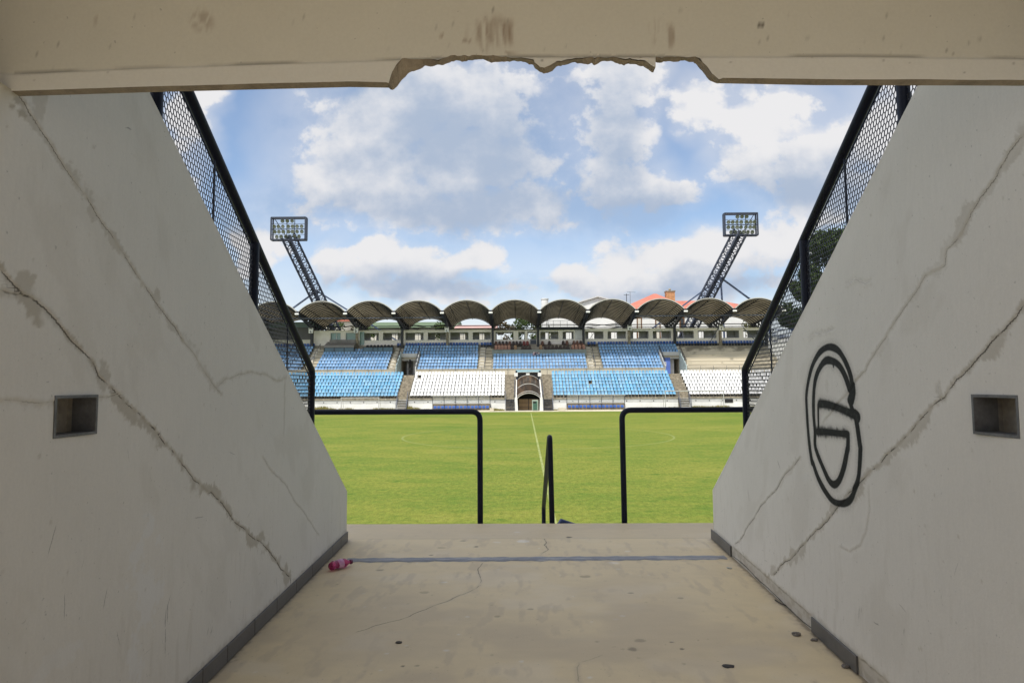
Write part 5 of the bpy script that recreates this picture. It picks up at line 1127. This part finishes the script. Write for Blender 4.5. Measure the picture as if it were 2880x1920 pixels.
def tree(x, y, h, r, n, label, M=None, seed=1, leaf=.42, group='trees behind the grandstand', base=.25):
    rn = random.Random(seed); root = empty('broadleaf_tree', (x, y, 0), label, 'tree', group); m = MB()
    tip = Vector((rn.uniform(-.4, .4), 0, h*.8)); m.tube([(0, 0, -.2), (0, 0, h*.3), tip*.7, tip], [r*.09, r*.07, r*.045, .03], 8); cl = []
    for k in range(9):
        a = rn.uniform(0, 6.28); s = rn.uniform(.25, .72); p = Vector((0, 0, h*s)); e_ = p+Vector((math.cos(a)*r*rn.uniform(.5, .85), math.sin(a)*r*rn.uniform(.5, .85), h*rn.uniform(.06, .2))); m.tube([p, (p+e_)/2+Vector((0, 0, .3)), e_], [r*.035, r*.022, .02], 6)
    m.build('trunk', M_bark, root)
    for k in range(30):
        a = rn.uniform(0, 6.28); v = rn.uniform(base, .97); rad = r*math.sqrt(max(.05, 1-((v-.55)/.5)**2)); q = rn.uniform(.3, .92); cl.append((Vector((math.cos(a)*rad*q, math.sin(a)*rad*q, h*v)), r*rn.uniform(.2, .36)))
    c = MB()
    for k in range(n):
        o_, cr = rn.choice(cl); d = Vector((rn.gauss(0, 1), rn.gauss(0, 1), rn.gauss(0, .8))).normalized()*cr*rn.random()**.35; p = o_+d
        u = Vector((rn.uniform(-1, 1), rn.uniform(-1, 1), rn.uniform(-1, 1))).normalized(); w = u.cross(Vector((rn.uniform(-1, 1), rn.uniform(-1, 1), .6))).normalized(); s = leaf*rn.uniform(.5, 1.1)
        c.add([p-u*s*.6, p-w*s*.35, p+u*s*.6, p+w*s*.35+Vector((0, 0, s*.12))], [(0, 1, 2, 3)])
    c.build('crown', M or M_lf, root); return root
tree(48.5, 104, 22, 5.6, 15000, 'dark green tree low at the right end of the roof behind the right mesh', seed=4, leaf=.62)
tree(56.5, 108, 30, 7.5, 18000, 'tallest dark green tree behind the right mesh fence', seed=9, leaf=.72)
tree(43.5, 112, 14.5, 4.0, 4500, 'short olive tree tucked under the last right vault', M_lfo, seed=14)
tree(62, 106, 24, 7, 8000, 'broad dark tree farthest right behind the graffiti wall', seed=15)
q = W(1478, 893, 126); tree(q.x, 126, q.z+.6, 5.2, 5000, 'dark green tree under the middle vault', seed=21, leaf=.5, base=.35)
q = W(1420, 903, 121); tree(q.x, 121, q.z+.3, 2.8, 2600, 'reddish brown bush-like tree under the middle vault', M_lfb, seed=23, base=.35)
q = W(1500, 906, 130); tree(q.x+1, 130, q.z, 3.4, 2000, 'small olive tree right of the dark tree under the middle vault', M_lfo, seed=24, base=.4)
q = W(1248, 904, 119); tree(q.x, 119, q.z, 3.4, 2600, 'dark tree beside the green hall under the third visible vault', seed=25, base=.35)
q = W(950, 905, 121); tree(q.x, 121, q.z, 2.6, 1800, 'small tree in front of the cream house', seed=26, base=.35)
q = W(1000, 902, 120); tree(q.x, 120, q.z, 2.4, 1600, 'round olive tree between the cream house and the green hall', M_lfo, seed=27, base=.35)
q = W(1032, 905, 118); tree(q.x, 118, q.z, 1.8, 1400, 'narrow dark tree at the left end of the green hall', seed=28, base=.35)
q = W(2076, 858, 150); tree(q.x, 150, q.z, 4, 2000, 'distant dark tree top between the last two right vaults', seed=29, leaf=.5)
# fence and white wall past the right end of the stand
f = empty('blue_fence', (43, 99.2, 0), 'blue barred fence past the right end of the grandstand', 'fence'); m = MB()
for k in range(60): x_ = 39.6+.25*k; m.bar((x_-43, 0, 10.0), (x_-43, 0, 12.1), .06)
m.build('fence_bars', M_bluepipe, f); MB().bar((-3.5, 0, 12.1), (11.6, 0, 12.1), .1).bar((-3.5, 0, 11.0), (11.6, 0, 11.0), .08).build('fence_rail', M_bluepipe, f)
tag(MB().box(39.5, 60, 99.3, 99.6, -.1, 10.9).build('white_wall', M_hw), 'white wall below the blue fence past the right end of the grandstand', 'wall')
# weeds along the foot of the far wall
rn = random.Random(8); m = MB()
def tuft(x, y, hmax, n):
    for k in range(n):
        a = rn.uniform(0, 6.28); L = hmax*rn.uniform(.4, 1); bx, by = x+rn.gauss(0, .10), y+rn.uniform(-.15, .15); lx, ly = math.cos(a)*L*.35, math.sin(a)*L*.2; w = .045
        m.add([(bx-w, by, 0), (bx+w, by, 0), (bx+lx*.5+w, by+ly*.5, L*.6), (bx+lx*.5-w, by+ly*.5, L*.6), (bx+lx, by+ly, L)], [(0, 1, 2, 3), (3, 2, 4)])
for xa, xb, n, hm in ((-38, -17, 240, .62), (-15.3, -12.1, 36, .75), (-3.9, -2.1, 26, .4), (14.6, 21.7, 85, .5), (23.5, 40, 190, .62), (4.7, 6.3, 14, .4)):
    for k in range(n):
        x_ = rn.uniform(xa, xb); dens = mnoise.noise(Vector((x_*.35, 3, 0)))
        tuft(x_, rn.uniform(85.2, 86.0), hm*(.6+1.0*max(0, dens+.3)), 11 if dens > -.1 else 6)
tag(m.build('weeds', leafmat('dry_weeds', (.12, .14, .03), (.34, .27, .09))), 'dry weeds growing along the foot of the far wall', 'weeds', None, 'stuff')
# loose things by the dugouts
def block(x, y, w, lab, nm='concrete_block'): tag(MB().bbox(-w, w, -.25, .25, 0, .42, .04).build(nm, M_concl, None, (x, y, .03)), lab, 'block')
block(-3.75, 84.6, .28, 'pale concrete block at the right end of the left dugout'); block(5.7, 84.3, .5, 'pale concrete slab block at the left end of the right dugout')

# ================================================================== SKY, CLOUDS, SUN
SE, AZ = R(62.5), (-.18, -1.0)
sd = Vector((AZ[0], AZ[1], 0)).normalized()*math.cos(SE)+Vector((0, 0, math.sin(SE)))
sl = bpy.data.lights.new('sun', 'SUN'); sl.energy = SUN; sl.angle = R(.53); sl.color = (1, .955, .88); so = bpy.data.objects.new('sun', sl); COL.objects.link(so); so.rotation_euler = sd.to_track_quat('Z', 'Y').to_euler(); so.location = (0, -20, 60)
w = bpy.data.worlds.new('World'); sc.world = w; w.use_nodes = True; w.node_tree.nodes.clear(); nt = NT(w.node_tree)
sk = nt.new('ShaderNodeTexSky', sky_type='NISHITA'); sk.sun_disc = False; sk.sun_elevation = SE; sk.sun_rotation = math.atan2(AZ[0], AZ[1]); sk.air_density = 1.0; sk.dust_density = .6; sk.ozone_density = 1.6
tc = nt.new('ShaderNodeTexCoord').outputs['Generated']; sx = nt.new('ShaderNodeSeparateXYZ'); nt.l.new(tc, sx.inputs[0])
den = nt.math('ADD', nt.math('ABSOLUTE', sx.outputs[1]), .02)
u, v = nt.math('DIVIDE', sx.outputs[0], den), nt.math('DIVIDE', sx.outputs[2], den)
cb_ = nt.new('ShaderNodeCombineXYZ'); nt.l.new(u, cb_.inputs[0]); nt.l.new(v, cb_.inputs[1]); uv = cb_.outputs[0]
def vn(scale, detail, loc, vec=None, rough=.58):
    n = nt.new('ShaderNodeTexNoise', noise_dimensions='2D'); nt.l.new(nt.mapv(vec or uv, (1, 1.2, 1), loc), n.inputs['Vector']); n.inputs['Scale'].default_value = scale; n.inputs['Detail'].default_value = detail; n.inputs['Roughness'].default_value = rough; return n
nA = vn(4.0, 4, (0, 0, 0)); wob = nt.vmath('SCALE', nt.vmath('SUBTRACT', nA.outputs['Color'], (.5, .5, .5))); wob.node.inputs['Scale'].default_value = .13
uw = nt.vmath('ADD', uv, wob); D = 1.2245
def blob_field(blobs, k, soft):
    best = None
    for bx, by, rx, ry in blobs:
        cx_, cy_ = (bx*D-1460)/F, (1083-by*D)/F; n = nt.new('ShaderNodeMapping', vector_type='TEXTURE'); nt.l.new(uw, n.inputs[0])
        n.inputs['Location'].default_value = (cx_, cy_, 0); n.inputs['Scale'].default_value = (rx*D/F, ry*D/F, 1)
        l = nt.math('SUBTRACT', k, nt.vmath('LENGTH', n.outputs[0])); best = l if best is None else nt.math('SMOOTH_MAX', best, l, soft)
    return best
best = blob_field([(940,220,205,160),(850,380,150,115),(1060,360,175,150),(900,480,215,62),(1120,480,190,58),(1150,250,62,135),
    (1415,170,95,70),(1398,290,75,90),(1400,430,125,80),(1520,450,85,48),(1640,235,75,52),(1770,275,105,70),(1750,380,85,80),(1905,365,105,75),(1880,470,130,80),
    (880,625,72,50),(1000,628,115,46),(1110,605,52,36),(768,635,36,52),(1330,645,85,40),(1460,605,105,50),(1600,622,145,55),(1760,592,105,50),(615,585,52,48),(440,245,40,60),(395,370,60,100),(2050,300,110,130),(2010,470,90,70),(980,672,200,26),(1560,668,270,30)], 1.52, .40)
n1 = vn(8.5, 7, (3, 7, 0)).outputs['Fac']; n1b = vn(8.5, 5, (3-.006, 7-.022, 0)).outputs['Fac']; n2 = vn(2.1, 4, (11, 2, 0)).outputs['Fac']
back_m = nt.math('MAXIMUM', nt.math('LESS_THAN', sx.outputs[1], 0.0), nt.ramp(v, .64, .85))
dens = nt.math('ADD', best, nt.math('MULTIPLY', nt.math('SUBTRACT', n1, .5), 1.45))
lit = nt.math('SUBTRACT', n1, n1b)
dens = nt.math('ADD', nt.math('MULTIPLY', dens, nt.math('SUBTRACT', 1, back_m)), nt.math('MULTIPLY', nt.math('MULTIPLY', nt.math('SUBTRACT', n2, .34), 4), back_m))
cover = nt.ramp(dens, -.04, nt.ramp(lit, -.08, .08, 1.0, .62))
veil = nt.math('MULTIPLY', nt.ramp(nt.math('ADD', best, nt.math('SUBTRACT', n2, .5)), -.9, .7), .50)
veil = nt.math('MAXIMUM', veil, nt.ramp(v, .04, .36, .74, .0)); cover = nt.math('MAXIMUM', cover, veil)
sb = blob_field([(1010,300,200,130),(1050,480,270,60),(1140,380,110,110),(1400,330,60,120),(1440,490,190,45),(1880,450,140,60),(1000,665,190,26),(1560,665,260,26)], 1.3, .5)
shade = nt.ramp(nt.math('ADD', nt.math('ADD', sb, nt.math('MULTIPLY', nt.math('SUBTRACT', n2, .5), 1.0)), nt.math('ADD', nt.math('MULTIPLY', lit, -4.2), nt.math('ADD', nt.math('MULTIPLY', nt.math('SUBTRACT', dens, .5), .2), nt.math('MULTIPLY', nt.math('SUBTRACT', n1b, .5), -3.2)))), -1.05, 1.45)
ccol = nt.mix(shade, CLOUD_W, CLOUD_S)
b1 = nt.new('ShaderNodeBackground'); nt.l.new(nt.mix(1.0, sk.outputs[0], SKYTINT, 'MULTIPLY'), b1.inputs[0]); b1.inputs[1].default_value = SKYS
b2 = nt.new('ShaderNodeBackground'); nt.l.new(ccol, b2.inputs[0]); nt.set(b2.inputs[1], nt.math('MULTIPLY', nt.ramp(back_m, 0, 1, CLOUDS, CLOUDS*CLOUDB, smooth=False), nt.math('ADD', 1, nt.math('MULTIPLY', back_m, nt.ramp(sx.outputs[0], -.5, .5, .55, -.55)))))  # unseen clouds overhead and behind are boosted, more at left, to light the passage
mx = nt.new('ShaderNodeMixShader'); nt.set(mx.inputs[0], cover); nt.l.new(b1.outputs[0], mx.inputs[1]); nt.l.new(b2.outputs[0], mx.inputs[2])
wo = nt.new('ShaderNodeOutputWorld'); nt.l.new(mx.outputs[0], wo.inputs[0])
w.cycles.sampling_method = 'NONE'
sc.view_settings.view_transform = 'Standard'; sc.view_settings.look = 'None'; sc.view_settings.exposure = EXPO; sc.view_settings.gamma = 1; sc.view_settings.use_curve_mapping = False
sc.cycles.max_bounces = 8; sc.cycles.diffuse_bounces = 5; sc.cycles.transparent_max_bounces = 12; sc.cycles.use_denoising = True
